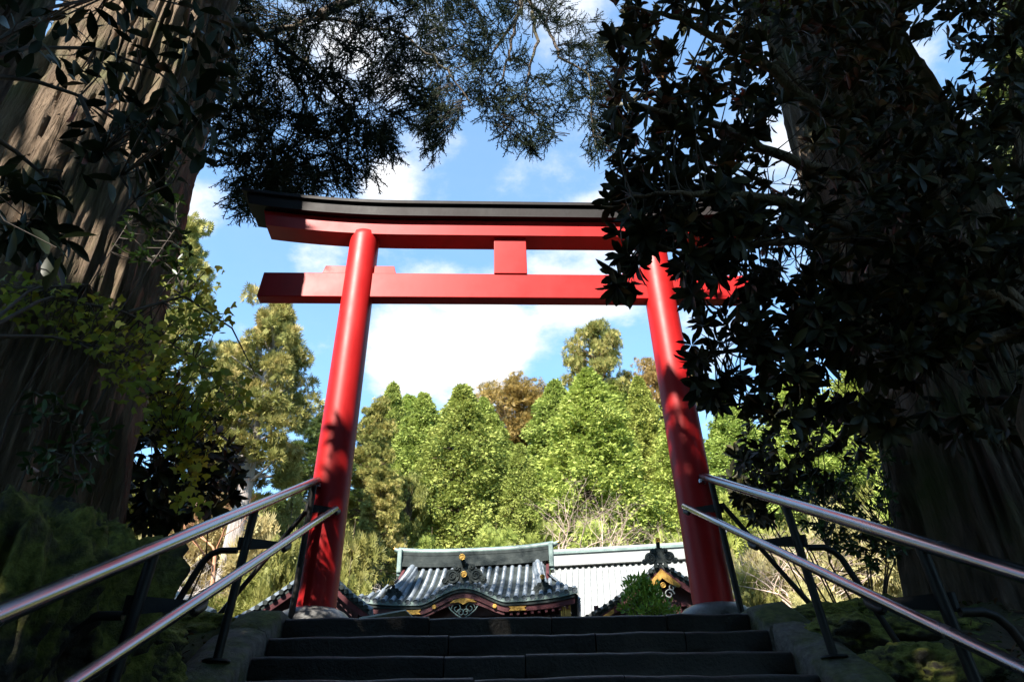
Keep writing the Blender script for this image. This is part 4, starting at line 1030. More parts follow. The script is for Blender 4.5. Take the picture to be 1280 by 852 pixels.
# unseen evergreens added behind the viewer to keep the stairway dark
def shade_grove():
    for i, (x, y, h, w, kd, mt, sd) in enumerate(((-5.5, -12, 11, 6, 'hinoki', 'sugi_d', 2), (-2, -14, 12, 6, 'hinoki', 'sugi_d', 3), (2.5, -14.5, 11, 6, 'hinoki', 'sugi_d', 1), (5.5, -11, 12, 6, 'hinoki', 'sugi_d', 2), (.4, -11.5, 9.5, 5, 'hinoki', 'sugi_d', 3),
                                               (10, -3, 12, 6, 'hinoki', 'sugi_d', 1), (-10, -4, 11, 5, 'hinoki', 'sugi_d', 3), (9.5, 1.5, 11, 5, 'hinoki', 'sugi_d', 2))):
        zb = float(H(x, y)); o = empty('cypress_tree', (x, y, zb-.1), 0, 'unseen cypress added for shade behind the viewer, '+('lower left of the steps', 'at the foot of the steps on the left', 'at the foot of the steps on the right', 'lower right of the steps', 'closest to the foot of the steps', 'right of the right cedar', 'left of the left cedar', 'behind the right cedar', 'spare')[i], 'tree', 'unseen shade grove added behind the viewer')
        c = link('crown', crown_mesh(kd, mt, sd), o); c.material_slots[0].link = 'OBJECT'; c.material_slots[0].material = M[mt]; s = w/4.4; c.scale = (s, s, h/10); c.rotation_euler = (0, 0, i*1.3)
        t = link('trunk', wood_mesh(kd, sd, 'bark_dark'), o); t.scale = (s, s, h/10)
shade_grove()

def undergrowth():
    global rng
    rng = np.random.default_rng(71); n = 7000; y = 8+rng.random(n)**.8*34; x = rng.uniform(-1, 1, n)*(7+.55*(y+5)); k = H(x, y) > .35; x, y = x[k], y[k]; n = len(x)
    P = np.stack([x, y, H(x, y)+rng.random(n)*.35], 1); d = rng.normal(size=(n, 3))*.6+np.array((0, -.3, .8)); sz = rng.uniform(.35, .8, n)
    o = link('undergrowth', leaf_mesh('undergrowth', TUFT, P, frames(d, roll=rng.uniform(0, 6, n)), sz, M['olive'])); tag(o, 'brushy undergrowth covering the hillside', kind='stuff')
undergrowth()
# ------------------------------------------------------------------ great trees beside the steps
def big_trunk(name, pts, mat, seed, parent, ridges=17, amp=.10, nz=200, na=240, flare_n=6, flare=.5, zfl=.9):
    """pts: (x, y, z, r) up the trunk; buttressed foot, deep vertical bark ridges"""
    pts = np.array(pts, float); z = pts[:, 2]; zs = np.linspace(z[0], z[-1], nz)
    cx, cy, rr = (np.interp(zs, z, pts[:, i]) for i in (0, 1, 3))
    a = np.linspace(0, 2*math.pi, na, endpoint=False); A, Z = np.meshgrid(a, zs)
    ca, sa = np.cos(A), np.sin(A)
    tw = .08*Z
    n1 = vnoise(np.stack([ca*3.0, sa*3.0, Z*.22+seed], -1), seed); n2 = vnoise(np.stack([ca*8+tw, sa*8, Z*.45+seed], -1), seed+3)
    n3 = vnoise(np.stack([ca*19+tw, sa*19, Z*.9], -1), seed+5); n4 = vnoise(np.stack([ca*42, sa*42, Z*2.2], -1), seed+8)
    n5 = vnoise(np.stack([ca*85, sa*85, Z*3.5], -1), seed+11)
    rid = .5*n1 + .5*(1-2*np.abs(n2)) + .55*(1-2*np.abs(n3)) + .38*(1-2*np.abs(n4)) + .2*n5
    fl = flare*np.exp(-(Z-z[0])/zfl)*(.45+.55*np.abs(np.sin(A*flare_n/2+n1*1.2+seed)))
    r = rr[:, None]*(1+fl) + amp*rid*.55*(.7+.3*rr[:, None])
    P = np.stack([cx[:, None]+ca*r, cy[:, None]+sa*r, Z], -1)
    I = np.arange(nz*na).reshape(nz, na); J = np.roll(I, -1, 1)
    F = np.stack([I[:-1], J[:-1], J[1:], I[1:]], -1).reshape(-1, 4)
    me = bpy.data.meshes.new(name); me.from_pydata(P.reshape(-1, 3).tolist(), [], F.tolist()); me.materials.append(M[mat]); me.polygons.foreach_set('use_smooth', [True]*len(F)); me.update()
    return link(name, me, parent)
NEEDLE = tmpl_needle()
def shadow_hit(P):
    """where the shadow of P falls on the plane of the torii (y = 0)"""
    t = (P[..., 1]-0)/SUND[1]; return P - SUND*t[..., None]
def shade_pads(boxes, n, seed):
    """unseen crown pads shaped to shade the steps, left open where the gate is sunlit"""
    r = np.random.default_rng(seed); out = []
    for (x0, x1, y0, y1, z0, z1), k in zip(boxes, n):
        P = np.stack([r.uniform(x0, x1, k*4), r.uniform(y0, y1, k*4), r.uniform(z0, z1, k*4)], 1)
        S = shadow_hit(P); d = P-CAM; zc = d@_f; px = 640+FPX*(d@_r)/zc; py = 426-FPX*(d@_u)/zc
        vis = (zc > 0) & (px > -70) & (px < 1350) & (py > -70) & (py < 920)
        sunlit = ((S[:, 0] > -2.5) & (S[:, 2] > 1.8)) & (S[:, 0] < 3.4) & (S[:, 2] < 6.0)
        half = (S[:, 0] > -3.2) & (S[:, 0] < 3.6) & (S[:, 2] > .9) & (S[:, 2] < 6.0) & ~sunlit
        T2 = P - SUND*((P[:, 1]+1.8)/SUND[1])[:, None]; bark = (T2[:, 0] > -4.8) & (T2[:, 0] < -2.6) & (T2[:, 2] > 1.6) & (T2[:, 2] < 6.5)
        leafy = (T2[:, 0] > -3.4) & (T2[:, 0] < -1.5) & (T2[:, 2] > .6) & (T2[:, 2] < 2.4)
        u = r.random(len(P)); keep = ~vis & ~(sunlit & (u > .0)) & ~(half & (u > .3)) & ~(bark & (u > .07)) & ~(leafy & (u > .3)) & (P[:, 2] < .97*(10-P[:, 1]))
        out.append(P[keep][:k])
    return np.concatenate(out)
def shade_crown(parent, boxes, n, seed, axis, mat='sugi_d', per=48, rad=.75, limb_z=None):  # unseen upper foliage and limbs, shaped for the shade they cast
    global rng
    C = shade_pads(boxes, n, seed); rng = np.random.default_rng(seed+1); off = np.array(parent.location)
    pos, fr, sz = blob_leaves(C-off, rng.uniform(.7, 1.15, len(C))*rad, per, .40, None, .4, .45)
    link('crown', leaf_mesh('crown', SPRAY, pos, fr, sz, M[mat]), parent)
    wood = MB()
    for c in C[::3]:
        s = np.array((axis[0], axis[1], max(axis[2], c[2]-1.2))); mid = (s+c)/2+(0, 0, .3)
        LS = shadow_hit(s+(c-s)*np.linspace(0, 1, 24)[:, None])
        if np.any((LS[:, 0] > -2.5) & (LS[:, 0] < 3.4) & (LS[:, 2] > .3) & (LS[:, 2] < 4.6)): continue
        # limbs whose shadow would fall across the sunlit gate are left out
        wood.tube([s-off, mid-off, c-off], [.10, .06, .02], 6, False)
    wood.build('limb', M['bark_dark'], parent)

# ---- left giant cedar
lc = empty('giant_cedar', (-3.62, -1.05, -.4), 0, 'huge cedar trunk with ridged bark at the left, boughs hanging over the gate', 'tree', 'giant cedars beside the steps')
o = np.array(lc.location)
big_trunk('trunk', [(0, 0, -.7, .92), (.0, 0, .5, .88), (.0, .0, 1.6, .80), (0, 0, 3.2, .72), (-.04, 0, 5, .66), (-.1, 0, 9, .55), (-.1, 0, 12.6, .06)], 'bark', 4, lc, amp=.14, nz=230, na=330, flare=.42)
shade_crown(lc, [(-8, -.5, -7.5, -1.5, 6.5, 12), (-4.5, .5, -9, -4, 7.5, 13)], [115, 60], 21, (-3.7, -1.05, 6))
# hanging boughs in view (top centre): limbs, twigs and needle strands
def boughs():
    global rng
    rng = np.random.default_rng(9)
    L = [[(-3.66, -.9, 6.6)]+[tuple(at(x, y, Y)) for x, y, Y in ((300, 30, .4), (345, 52, 1.0), (400, 95, 1.5), (450, 150, 1.8))],
         [tuple(at(330, 45, .8)), tuple(at(400, 20, 1.4)), tuple(at(500, 40, 2.0)), tuple(at(560, 90, 2.3)), tuple(at(590, 130, 2.4))],
         [tuple(at(400, 20, 1.4)), tuple(at(520, -40, 2.2)), tuple(at(655, -25, 3.0)), tuple(at(652, 12, 3.0)), tuple(at(620, 60, 3.0)), tuple(at(597, 100, 3.0))],
         [tuple(at(652, 8, 3.0)), tuple(at(640, 50, 3.0)), tuple(at(632, 90, 3.0)), tuple(at(605, 128, 3.0))],
         [tuple(at(655, -5, 3.0)), tuple(at(682, 30, 3.1)), tuple(at(700, 70, 3.2)), tuple(at(735, 95, 3.2)), tuple(at(742, 170, 3.2))],
         [tuple(at(665, 15, 3.1)), tuple(at(672, 55, 3.1)), tuple(at(658, 100, 3.1)), tuple(at(655, 135, 3.1))],
         [tuple(at(300, 30, .4)), tuple(at(285, 90, 1.0)), tuple(at(320, 150, 1.4)), tuple(at(340, 210, 1.6))],
         [tuple(at(345, 52, 1.0)), tuple(at(380, 120, 1.6)), tuple(at(385, 180, 1.8))]]
    samples = []
    for path in L:
        P = np.array(path); k = len(P); mb = MB(); t = np.linspace(0, k-1, k*5); Q = np.stack([np.interp(t, np.arange(k), P[:, c]) for c in range(3)], 1); Q[1:-1] += rng.normal(size=(len(Q)-2, 3))*.02
        r0 = .085 if len(path) > 5 or path is L[0] else .042
        mb.tube([q-o for q in Q], list(np.linspace(r0, .010, len(Q))), 7); mb.build('bough', M['bark_dark'], lc); samples.append(Q)
    S = np.concatenate(samples)
    A = [([(245, -25), (530, -25), (520, 60), (520, 120), (495, 185), (430, 232), (395, 240), (345, 252), (300, 262), (292, 215), (265, 185), (240, 215), (232, 120)], 520, .6, 2.3),
         ([(300, 190), (400, 205), (432, 235), (345, 245), (305, 262), (306, 255)], 46, 1.2, 2.0),
         ([(520, -25), (700, -25), (700, 40), (640, 40), (600, 70), (575, 140), (545, 190), (520, 150)], 190, 2.2, 3.2),
         ([(585, 60), (650, 60), (705, 120), (690, 185), (655, 180), (610, 170), (590, 120)], 85, 2.7, 3.3),
         ([(690, 20), (770, 30), (775, 200), (735, 195), (715, 120)], 95, 2.9, 3.5), ([(0, 20), (70, 20), (60, 120), (0, 120)], 18, .5, 2.0)]
    pos = []; dirs = []; sz = []; tw = MB()
    for poly, n, y0, y1 in A:
        x, y = sample_poly(poly, n); P = at_many(x, y, rng.uniform(y0, y1, n))
        # clump the twigs
        for p in P:
            j = np.argmin(((S-p)**2).sum(1)); q = S[j]; v = p-q; D = np.linalg.norm(v)
            if D > .05: 
                base = p-v/D*min(D, .45)*.9
                tw.tube([base-o, (base+p)/2+(0, 0, .03)-o, p-o], [.011, .008, .004], 4, False)
            ax = v/(D+1e-6)+np.array((0, 0, -.5))+rng.normal(size=3)*.35; ax /= np.linalg.norm(ax); m = rng.integers(13, 21)
            tt = rng.random(m)**.8; pos.append(p+ax[None]*((tt-.45)*.42)[:, None]+rng.normal(size=(m, 3))*.025)
            dd = ax[None]*.7+rng.normal(size=(m, 3))*.62+np.array((0, 0, -.22)); dirs.append(dd); sz.append(rng.uniform(.15, .30, m))
    pos = np.concatenate(pos); dirs = np.concatenate(dirs); sz = np.concatenate(sz)
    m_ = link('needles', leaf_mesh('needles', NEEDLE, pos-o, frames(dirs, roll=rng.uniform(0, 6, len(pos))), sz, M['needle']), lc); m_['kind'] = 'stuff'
    tw.build('twigs', M['twig'], lc)['kind'] = 'stuff'
boughs()

# ---- second cedar in the upper left corner, behind
c2 = empty('giant_cedar', (-6.68, .2, -.1), 0, 'paler cedar trunk crossing the upper left corner', 'tree', 'giant cedars beside the steps')
big_trunk('trunk', [(0, 0, -.5, .85), (0, 0, 2, .75), (0, 0, 6, .66), (0, 0, 13, .06)], 'bark', 9, c2, amp=.11, nz=140, na=160, flare=.3)
shade_crown(c2, [(-11, -5, -4, 2, 8, 13)], [40], 33, (-6.68, .2, 8))

# ---- right giant cedar
rc = empty('giant_cedar', (4.28, .0, -.2), 0, 'massive dark mossy cedar trunk at the right behind the leathery leaves', 'tree', 'giant cedars beside the steps')
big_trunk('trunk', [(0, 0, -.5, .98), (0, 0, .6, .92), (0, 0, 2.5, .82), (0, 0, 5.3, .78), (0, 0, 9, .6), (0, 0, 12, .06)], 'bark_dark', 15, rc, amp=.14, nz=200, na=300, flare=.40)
shade_crown(rc, [(1.5, 7.5, -6.5, -1, 6.0, 11), (-.5, 4, -10, -6, 6, 11), (.6, 3.4, -7, -3, 6.5, 10)], [110, 60, 70], 45, (4.28, 0, 7))

# an unseen cedar added behind the viewer on the left bank closes the shade over the steps
c3 = empty('giant_cedar', (-7.4, -8.0, -2.6), 0, 'unseen cedar added on the left bank behind the viewer to shade the steps', 'tree', 'giant cedars beside the steps')
big_trunk('trunk', [(0, 0, -.6, .8), (0, 0, 2, .68), (0, 0, 8, .5), (0, 0, 14, .06)], 'bark', 19, c3, amp=.11, nz=60, na=90, flare=.35)
shade_crown(c3, [(-9, -1, -13, -6, 5.0, 12)], [165], 57, (-7.4, -8.0, 5))

# ------------------------------------------------------------------ rocks and stumps
def rock(name, label, cat, loc, dims, seed, mat='rock', rot=0, group=None, na=72, nb=44, amp=.22, cuts=7, fold=0):
    r = np.random.default_rng(seed); th = np.linspace(.001, math.pi-.001, nb); ph = np.linspace(0, 2*math.pi, na, endpoint=False); TH, PH = np.meshgrid(th, ph, indexing='ij')
    d = np.stack([np.sin(TH)*np.cos(PH), np.sin(TH)*np.sin(PH), np.cos(TH)], -1); rad = np.ones(TH.shape)
    for k in range(cuts):
        n = r.normal(size=3); n /= np.linalg.norm(n); dd = d@n; lim = r.uniform(.62, .85); rad = np.where(dd*rad > lim, lim/np.maximum(dd, 1e-3), rad)
    rad = rad*(1+amp*fbm(d*1.7+seed*3.1, 3, seed)+amp*.35*fbm(d*6+seed, 4, seed+7)+amp*.22*fbm(d*17+seed, 3, seed+9))
    if fold: rad = rad*(1+fold*(1-2*np.abs(vnoise(np.stack([d[..., 0]*4.5, d[..., 1]*4.5, d[..., 2]*.8+seed], -1), seed+2)))*np.sin(TH))
    P = d*rad[..., None]*np.array(dims)*.5
    I = np.arange(nb*na).reshape(nb, na); J = np.roll(I, -1, 1); F = np.stack([I[:-1], I[1:], J[1:], J[:-1]], -1).reshape(-1, 4)
    me = bpy.data.meshes.new(name); me.from_pydata(P.reshape(-1, 3).tolist(), [], F.tolist()); me.materials.append(M[mat]); me.polygons.foreach_set('use_smooth', [True]*len(F)); me.update()
    ob = link(name, me); ob.location = loc; ob.rotation_euler = (0, 0, rot); return tag(ob, label, cat, group)
def rocks():
    GL = 'mossy rocks on the banks'
    def R_(label, px, py, Y, dims, seed, rot=0, **k):
        p = at(px, py, Y); p[0] += .28 if p[0] > 0 else -.22; rock('mossy_rock', label, 'rock', p, dims, seed, rot=rot, group=GL, **k)
    # left bank: tall mossy stump-like boulders by the frame edge
    for (lb, px, py, Y, dims, sd) in (('tall moss covered stump behind the left handrail', 72, 775, -1.95, (.80, .7, 1.0), 3), ('mossy stump at the bottom left corner', 5, 790, -2.5, (.62, .6, .95), 5), ('mossy root boss between stump and cedar trunk', 135, 790, -1.35, (.5, .55, .75), 8)):
        p = at(px, py, Y); rock('mossy_stump', lb, 'stump', p, dims, sd, group='mossy stumps', amp=.2, cuts=4, fold=.34, na=160, nb=96)
    R_('mossy rock at the foot of the left cedar', 185, 790, -.9, (.7, .6, .45), 12)
    R_('flat mossy rock beside the left kerb', 225, 800, -1.15, (.55, .6, .34), 14, .4)
    R_('small mossy rock under the lower left rail', 190, 838, -1.75, (.55, .5, .32), 15, 1)
    R_('mossy rock next to the second left post', 235, 845, -1.6, (.42, .4, .3), 16, 2)
    R_('low mossy rock near the left pillar stone', 290, 785, -.35, (.6, .6, .34), 18, .2)
    R_('mossy rock behind the left handrail stay', 150, 775, -.3, (.8, .7, .45), 19, .9)
    R_('long mossy rock right of the right pillar stone', 985, 778, -.35, (.75, .6, .30), 22, .1)
    R_('mossy rock beside the right kerb', 1010, 800, -.85, (.62, .55, .32), 23, .6)
    R_('mossy rock below the right stay', 1075, 800, -.75, (.6, .55, .30), 24, 1.4)
    R_('dark mossy rock at the foot of the right cedar', 1125, 800, -.6, (.65, .6, .36), 26, 2.2)
    R_('mossy rock beside the second right post', 1070, 840, -1.35, (.55, .5, .34), 27, .3)
    R_('mossy rock at the lower right corner', 1180, 850, -1.3, (.8, .6, .4), 29, .7)
    R_('flat mossy rock below the right handrail', 1120, 850, -1.5, (.5, .5, .3), 31, 1.1)
    R_('mossy rock between the ledge and right cedar roots', 1050, 772, .1, (.7, .5, .28), 33, 1.9)
rocks()

# ------------------------------------------------------------------ near broadleaf shrubs
def whorls(P, axis, n_leaf, size, open_=1.0):
    """leaves set in a ring round each shoot tip"""
    pos = []; dr = []; up = []; sz = []
    for p, a in zip(P, axis):
        a = a/np.linalg.norm(a); b = np.cross(a, (.3, .8, .1)); b /= np.linalg.norm(b); c = np.cross(a, b); n = rng.integers(n_leaf[0], n_leaf[1]+1); ph = rng.uniform(0, 6.3)
        for i in range(n):
            an = ph+i*2*math.pi/n+rng.uniform(-.2, .2); t = rng.uniform(.25, 1.0)*open_; dd = a*(1.0-t*.75)+(b*math.cos(an)+c*math.sin(an))*t*1.0+np.array((0, 0, -.18)); pos.append(p+rng.normal(size=3)*.004); dr.append(dd); up.append(a+rng.normal(size=3)*.15); sz.append(rng.uniform(*size))
    pos = np.array(pos); dr = np.array(dr); return pos, frames(dr, np.array(up), rng.normal(size=len(pos))*.25), np.array(sz)
def twig_net(P, samples, off, r=.006, reach=9):
    mb = MB()
    for p in P:
        d = np.linalg.norm(samples-p, axis=1); q = samples[np.argmin(d)]
        if d.min() > reach: continue
        mid = (p+q)/2+np.array((0, 0, -.06))*d.min()+rng.normal(size=3)*.02; mb.tube([q-off, mid-off, p-off], [r*1.5, r, r*.6], 4, False)
    return mb
def dens(paths, step=.06):
    out = []
    for p in paths:
        p = np.array(p, float)
        for a, b in zip(p[:-1], p[1:]): n = max(2, int(np.linalg.norm(b-a)/step)); out.append(a+(b-a)*np.linspace(0, 1, n)[:, None])
    return np.concatenate(out)
def evergreen():
    global rng
    rng = np.random.default_rng(31)
    root = empty('leathery_leaved_tree', (3.0, -2.3, float(H(3.0, -2.3))), 0, 'dark evergreen with whorls of leathery leaves hiding the right end of the gate', 'tree'); off = np.array(root.location)
    J = at(1300, 405, -2.0)
    br = [[(3.0, -2.3, off[2]-.1), (2.95, -2.2, -.2), (2.75, -2.1, .6), tuple(J)],
          [tuple(J), tuple(at(1180, 335, -2.1)), tuple(at(1080, 297, -2.2)), tuple(at(960, 302, -2.35)), tuple(at(860, 320, -2.45)), tuple(at(805, 300, -2.5))],
          [tuple(J), tuple(at(1200, 430, -1.9)), tuple(at(1100, 425, -1.9)), tuple(at(1000, 445, -1.9)), tuple(at(925, 440, -1.95)), tuple(at(875, 440, -2))],
          [tuple(J), tuple(at(1160, 260, -2.1)), tuple(at(1050, 165, -2.2)), tuple(at(970, 70, -2.3)), tuple(at(915, -30, -2.4))],
          [tuple(at(1130, 235, -2.1)), tuple(at(1000, 205, -2.3)), tuple(at(900, 160, -2.5)), tuple(at(810, 135, -2.6)), tuple(at(765, 110, -2.65))],
          [tuple(J), tuple(at(1275, 250, -2.2)), tuple(at(1266, 120, -2.2)), tuple(at(1270, -30, -2.3))],
          [tuple(at(1190, 430, -1.9)), tuple(at(1090, 520, -.6)), tuple(at(1010, 575, .2)), tuple(at(930, 600, .3))],
          [tuple(at(1030, 140, -2.2)), tuple(at(930, 60, -2.5)), tuple(at(840, 20, -2.6)), tuple(at(780, 10, -2.6))],
          [tuple(at(1080, 297, -2.2)), tuple(at(980, 250, -2.5)), tuple(at(880, 240, -2.6)), tuple(at(790, 245, -2.6))]]
    for i, p in enumerate(br):
        mb = MB(); P = np.array(p); k = len(P); t = np.linspace(0, k-1, k*5); Q = np.stack([np.interp(t, np.arange(k), P[:, c]) for c in range(3)], 1); Q[1:-1] += rng.normal(size=(len(Q)-2, 3))*.008
        mb.tube([q-off for q in Q], list(np.linspace(.085 if i == 0 else .045, .045 if i == 0 else .008, len(Q))), 9); mb.build('trunk' if i == 0 else 'branch', M['bark'], root)
    S = dens(br[1:])
    holes = [(985, 190, 26, 42), (1010, 60, 14, 20), (1150, 70, 30, 22), (905, 130, 12, 22), (1035, 205, 16, 22), (1235, 250, 16, 30), (1000, 330, 14, 12), (1165, 110, 20, 14), (1075, 350, 14, 10), (1040, 480, 22, 22), (1060, 600, 16, 20), (900, 285, 30, 8), (888, 360, 24, 10), (828, 345, 22, 34)]+[(float(a), float(b), float(c), float(c)) for a, b, c in zip(rng.uniform(850, 1280, 100), rng.uniform(0, 560, 100), rng.uniform(6, 17, 100))]
    A = [([(775, -40), (1310, -40), (1310, 320), (870, 300), (800, 285), (775, 250), (790, 215), (760, 190), (750, 130), (775, 100), (765, 40)], 790, -2.8, -1.6),
         ([(752, 230), (800, 215), (860, 250), (870, 300), (790, 300), (765, 262)], 26, -2.6, -2.3),
         ([(800, 232), (950, 236), (960, 300), (930, 318), (905, 305), (850, 300), (800, 280)], 40, -2.6, -2.2),
         ([(775, 285), (835, 290), (800, 325), (790, 360), (765, 355), (772, 320)], 16, -2.55, -2.35),
         ([(838, 330), (870, 300), (960, 300), (960, 380), (900, 385), (862, 372)], 32, -2.5, -2.1),
         ([(930, 300), (1310, 300), (1310, 420), (1130, 450), (1120, 540), (960, 520), (935, 420)], 340, -2.4, -1.4),
         ([(858, 438), (880, 395), (930, 372), (960, 420), (960, 500), (905, 508), (878, 490)], 44, -2.15, -1.8),
         ([(935, 500), (1110, 520), (1110, 600), (1000, 620), (965, 640), (935, 600), (910, 572), (905, 560)], 80, -.3, .6),
         ([(1100, 440), (1300, 430), (1300, 560), (1120, 560)], 22, -1.9, -1.4)]
    pos = []; ax = []
    for poly, n, y0, y1 in A:
        x, y = sample_poly(poly, n, holes); P = at_many(x, y, rng.uniform(y0, y1, n)); pos.append(P)
    P = np.concatenate(pos); q = S[[np.argmin(((S-p)**2).sum(1)) for p in P]]; v = P-q; a = v/(np.linalg.norm(v, axis=1, keepdims=True)+.05)+rng.normal(size=v.shape)*.45+np.array((-.25, -.1, .15))
    lp, lf, ls = whorls(P, a, (7, 11), (.095, .15))
    leaves_split(root, tmpl_blade(.15, .05, .12), lp-off, lf, ls, M['rhodo']) if False else None
    rn = np.clip(rng.random(len(lp))*.96, 0, 1); rn[rng.random(len(lp)) < .03] = 1.0
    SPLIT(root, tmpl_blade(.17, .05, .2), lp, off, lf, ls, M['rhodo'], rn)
    twig_net(P, S, off, .004, .55).build('twigs', M['twig'], root)['kind'] = 'stuff'
def SPLIT(root, tm, lp, off, lf, ls, mat, rn, n=300):
    global CAM
    keep = CAM; CAM = CAM-off        # leaf positions are stored relative to the thing's base
    leaves_split(root, tm, lp-off, lf, ls, mat, rn, n); CAM = keep
evergreen()

def bay_shrub():
    """overhanging lance-leaved twigs in the upper left"""
    global rng
    rng = np.random.default_rng(41)
    root = empty('lance_leaved_shrub', (-2.9, -4.3, float(H(-2.9, -4.3))), 0, 'dark pointed leaves on thin twigs overhanging the left cedar trunk, upper left', 'shrub'); off = np.array(root.location)
    J = at(-60, 90, -4.0)
    br = [[(-2.9, -4.3, off[2]-.1), (-2.7, -4.2, -1), (-2.5, -4.1, .3), tuple(J)],
          [tuple(J), tuple(at(30, 60, -3.8)), tuple(at(120, 60, -3.6)), tuple(at(200, 90, -3.5)), tuple(at(255, 150, -3.4))],
          [tuple(J), tuple(at(40, 100, -3.8)), tuple(at(100, 120, -3.7)), tuple(at(160, 160, -3.6)), tuple(at(240, 175, -3.5))],
          [tuple(J), tuple(at(60, 10, -3.8)), tuple(at(160, -10, -3.6)), tuple(at(280, 20, -3.4))],
          [tuple(at(-40, 150, -4.0)), tuple(at(20, 190, -3.8)), tuple(at(80, 240, -3.7)), tuple(at(60, 275, -3.7))],
          [tuple(at(-40, 210, -4.0)), tuple(at(10, 215, -3.8)), tuple(at(30, 240, -3.7))],
          [tuple(at(100, 120, -3.7)), tuple(at(130, 190, -3.7)), tuple(at(170, 250, -3.6))]]
    for i, p in enumerate(br):
        mb = MB(); P = np.array(p); k = len(P); t = np.linspace(0, k-1, k*4); Q = np.stack([np.interp(t, np.arange(k), P[:, c]) for c in range(3)], 1)
        mb.tube([q-off for q in Q], list(np.linspace(.03 if i == 0 else .010, .012 if i == 0 else .003, len(Q))), 7); mb.build('stem' if i == 0 else 'branch', M['twig'], root)
    S = dens(br[1:]); A = [([(-20, -30), (290, -30), (280, 90), (275, 165), (240, 200), (180, 170), (110, 150), (60, 70), (-20, 100)], 74, -4.0, -3.3), ([(100, 120), (200, 160), (190, 280), (120, 240), (70, 170)], 22, -3.8, -3.5), ([(-20, 200), (60, 220), (110, 300), (40, 320), (-20, 290)], 26, -3.9, -3.6)]
    P = np.concatenate([at_many(*sample_poly(p, n, [(55, 135, 42, 62), (130, 215, 30, 26), (215, 75, 22, 26)]), rng.uniform(a, b, n)) for p, n, a, b in A]); n = 4
    lp = np.repeat(P, n, 0)+rng.normal(size=(len(P)*n, 3))*.03; d = rng.normal(size=lp.shape)*.6+np.array((.4, .2, -.45))
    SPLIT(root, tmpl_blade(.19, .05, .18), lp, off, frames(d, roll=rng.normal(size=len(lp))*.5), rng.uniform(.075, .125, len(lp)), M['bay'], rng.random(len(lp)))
    twig_net(P, S, off, .0028).build('twigs', M['twig'], root)['kind'] = 'stuff'
bay_shrub()

def vine():
    global rng
    rng = np.random.default_rng(51)
    root = empty('yellowing_shrub', (-2.9, -2.6, float(H(-2.9, -2.6))), 0, 'yellow green lobed leaves on arching twigs in front of the left cedar trunk', 'shrub'); off = np.array(root.location)
    J = at(-30, 420, -2.6)
    br = [[(-2.9, -2.6, off[2]-.1), (-2.8, -2.6, .0), tuple(J)], [tuple(J), tuple(at(60, 370, -2.2)), tuple(at(160, 390, -1.9)), tuple(at(230, 440, -1.7)), tuple(at(300, 500, -1.5))],
          [tuple(J), tuple(at(60, 420, -2.2)), tuple(at(150, 440, -1.9)), tuple(at(200, 500, -1.7)), tuple(at(240, 600, -1.6))], [tuple(J), tuple(at(40, 360, -2.2)), tuple(at(110, 355, -2))], [tuple(at(160, 390, -1.9)), tuple(at(230, 370, -1.7)), tuple(at(290, 410, -1.5)), tuple(at(320, 470, -1.4))]]
    for i, p in enumerate(br):
        mb = MB(); P = np.array(p); k = len(P); t = np.linspace(0, k-1, k*4); Q = np.stack([np.interp(t, np.arange(k), P[:, c]) for c in range(3)], 1)
        mb.tube([q-off for q in Q], list(np.linspace(.03 if i == 0 else .011, .013 if i == 0 else .003, len(Q))), 7); mb.build('stem' if i == 0 else 'branch', M['twig'], root)
    S = dens(br[1:])
    A = [([(-10, 345), (90, 350), (150, 385), (220, 420), (290, 470), (325, 500), (300, 530), (230, 520), (170, 520), (120, 440), (40, 400), (-10, 395)], 300, -2.2, -1.5), ([(215, 320), (260, 340), (285, 400), (240, 440), (205, 400)], 60, -1.9, -1.5),
         ([(180, 490), (260, 500), (255, 560), (205, 560)], 55, -1.9, -1.6), ([(215, 545), (255, 555), (245, 625), (225, 620)], 30, -1.8, -1.6)]
    pts = [at_many(*sample_poly(p, n), rng.uniform(a, b, n)) for p, n, a, b in A]; P = np.concatenate(pts); k = 3
    yel = np.concatenate([np.full(len(pts[0]), .30), np.full(len(pts[1]), .22), np.full(len(pts[2]), .62), np.full(len(pts[3]), .95)])
    lp = np.repeat(P, k, 0)+rng.normal(size=(len(P)*k, 3))*.045; d = rng.normal(size=lp.shape)*.5+np.array((.25, -.1, -.6))
    rn = np.clip(np.repeat(yel, k)+rng.normal(size=len(lp))*.18, 0, 1)
    SPLIT(root, tmpl_lobed(), lp, off, frames(d, np.tile((.1, -1., .6), (len(lp), 1)), rng.normal(size=len(lp))*.5), rng.uniform(.036, .066, len(lp)), M['vine'], rn)
    twig_net(P, S, off, .003).build('twigs', M['twig'], root)['kind'] = 'stuff'
vine()

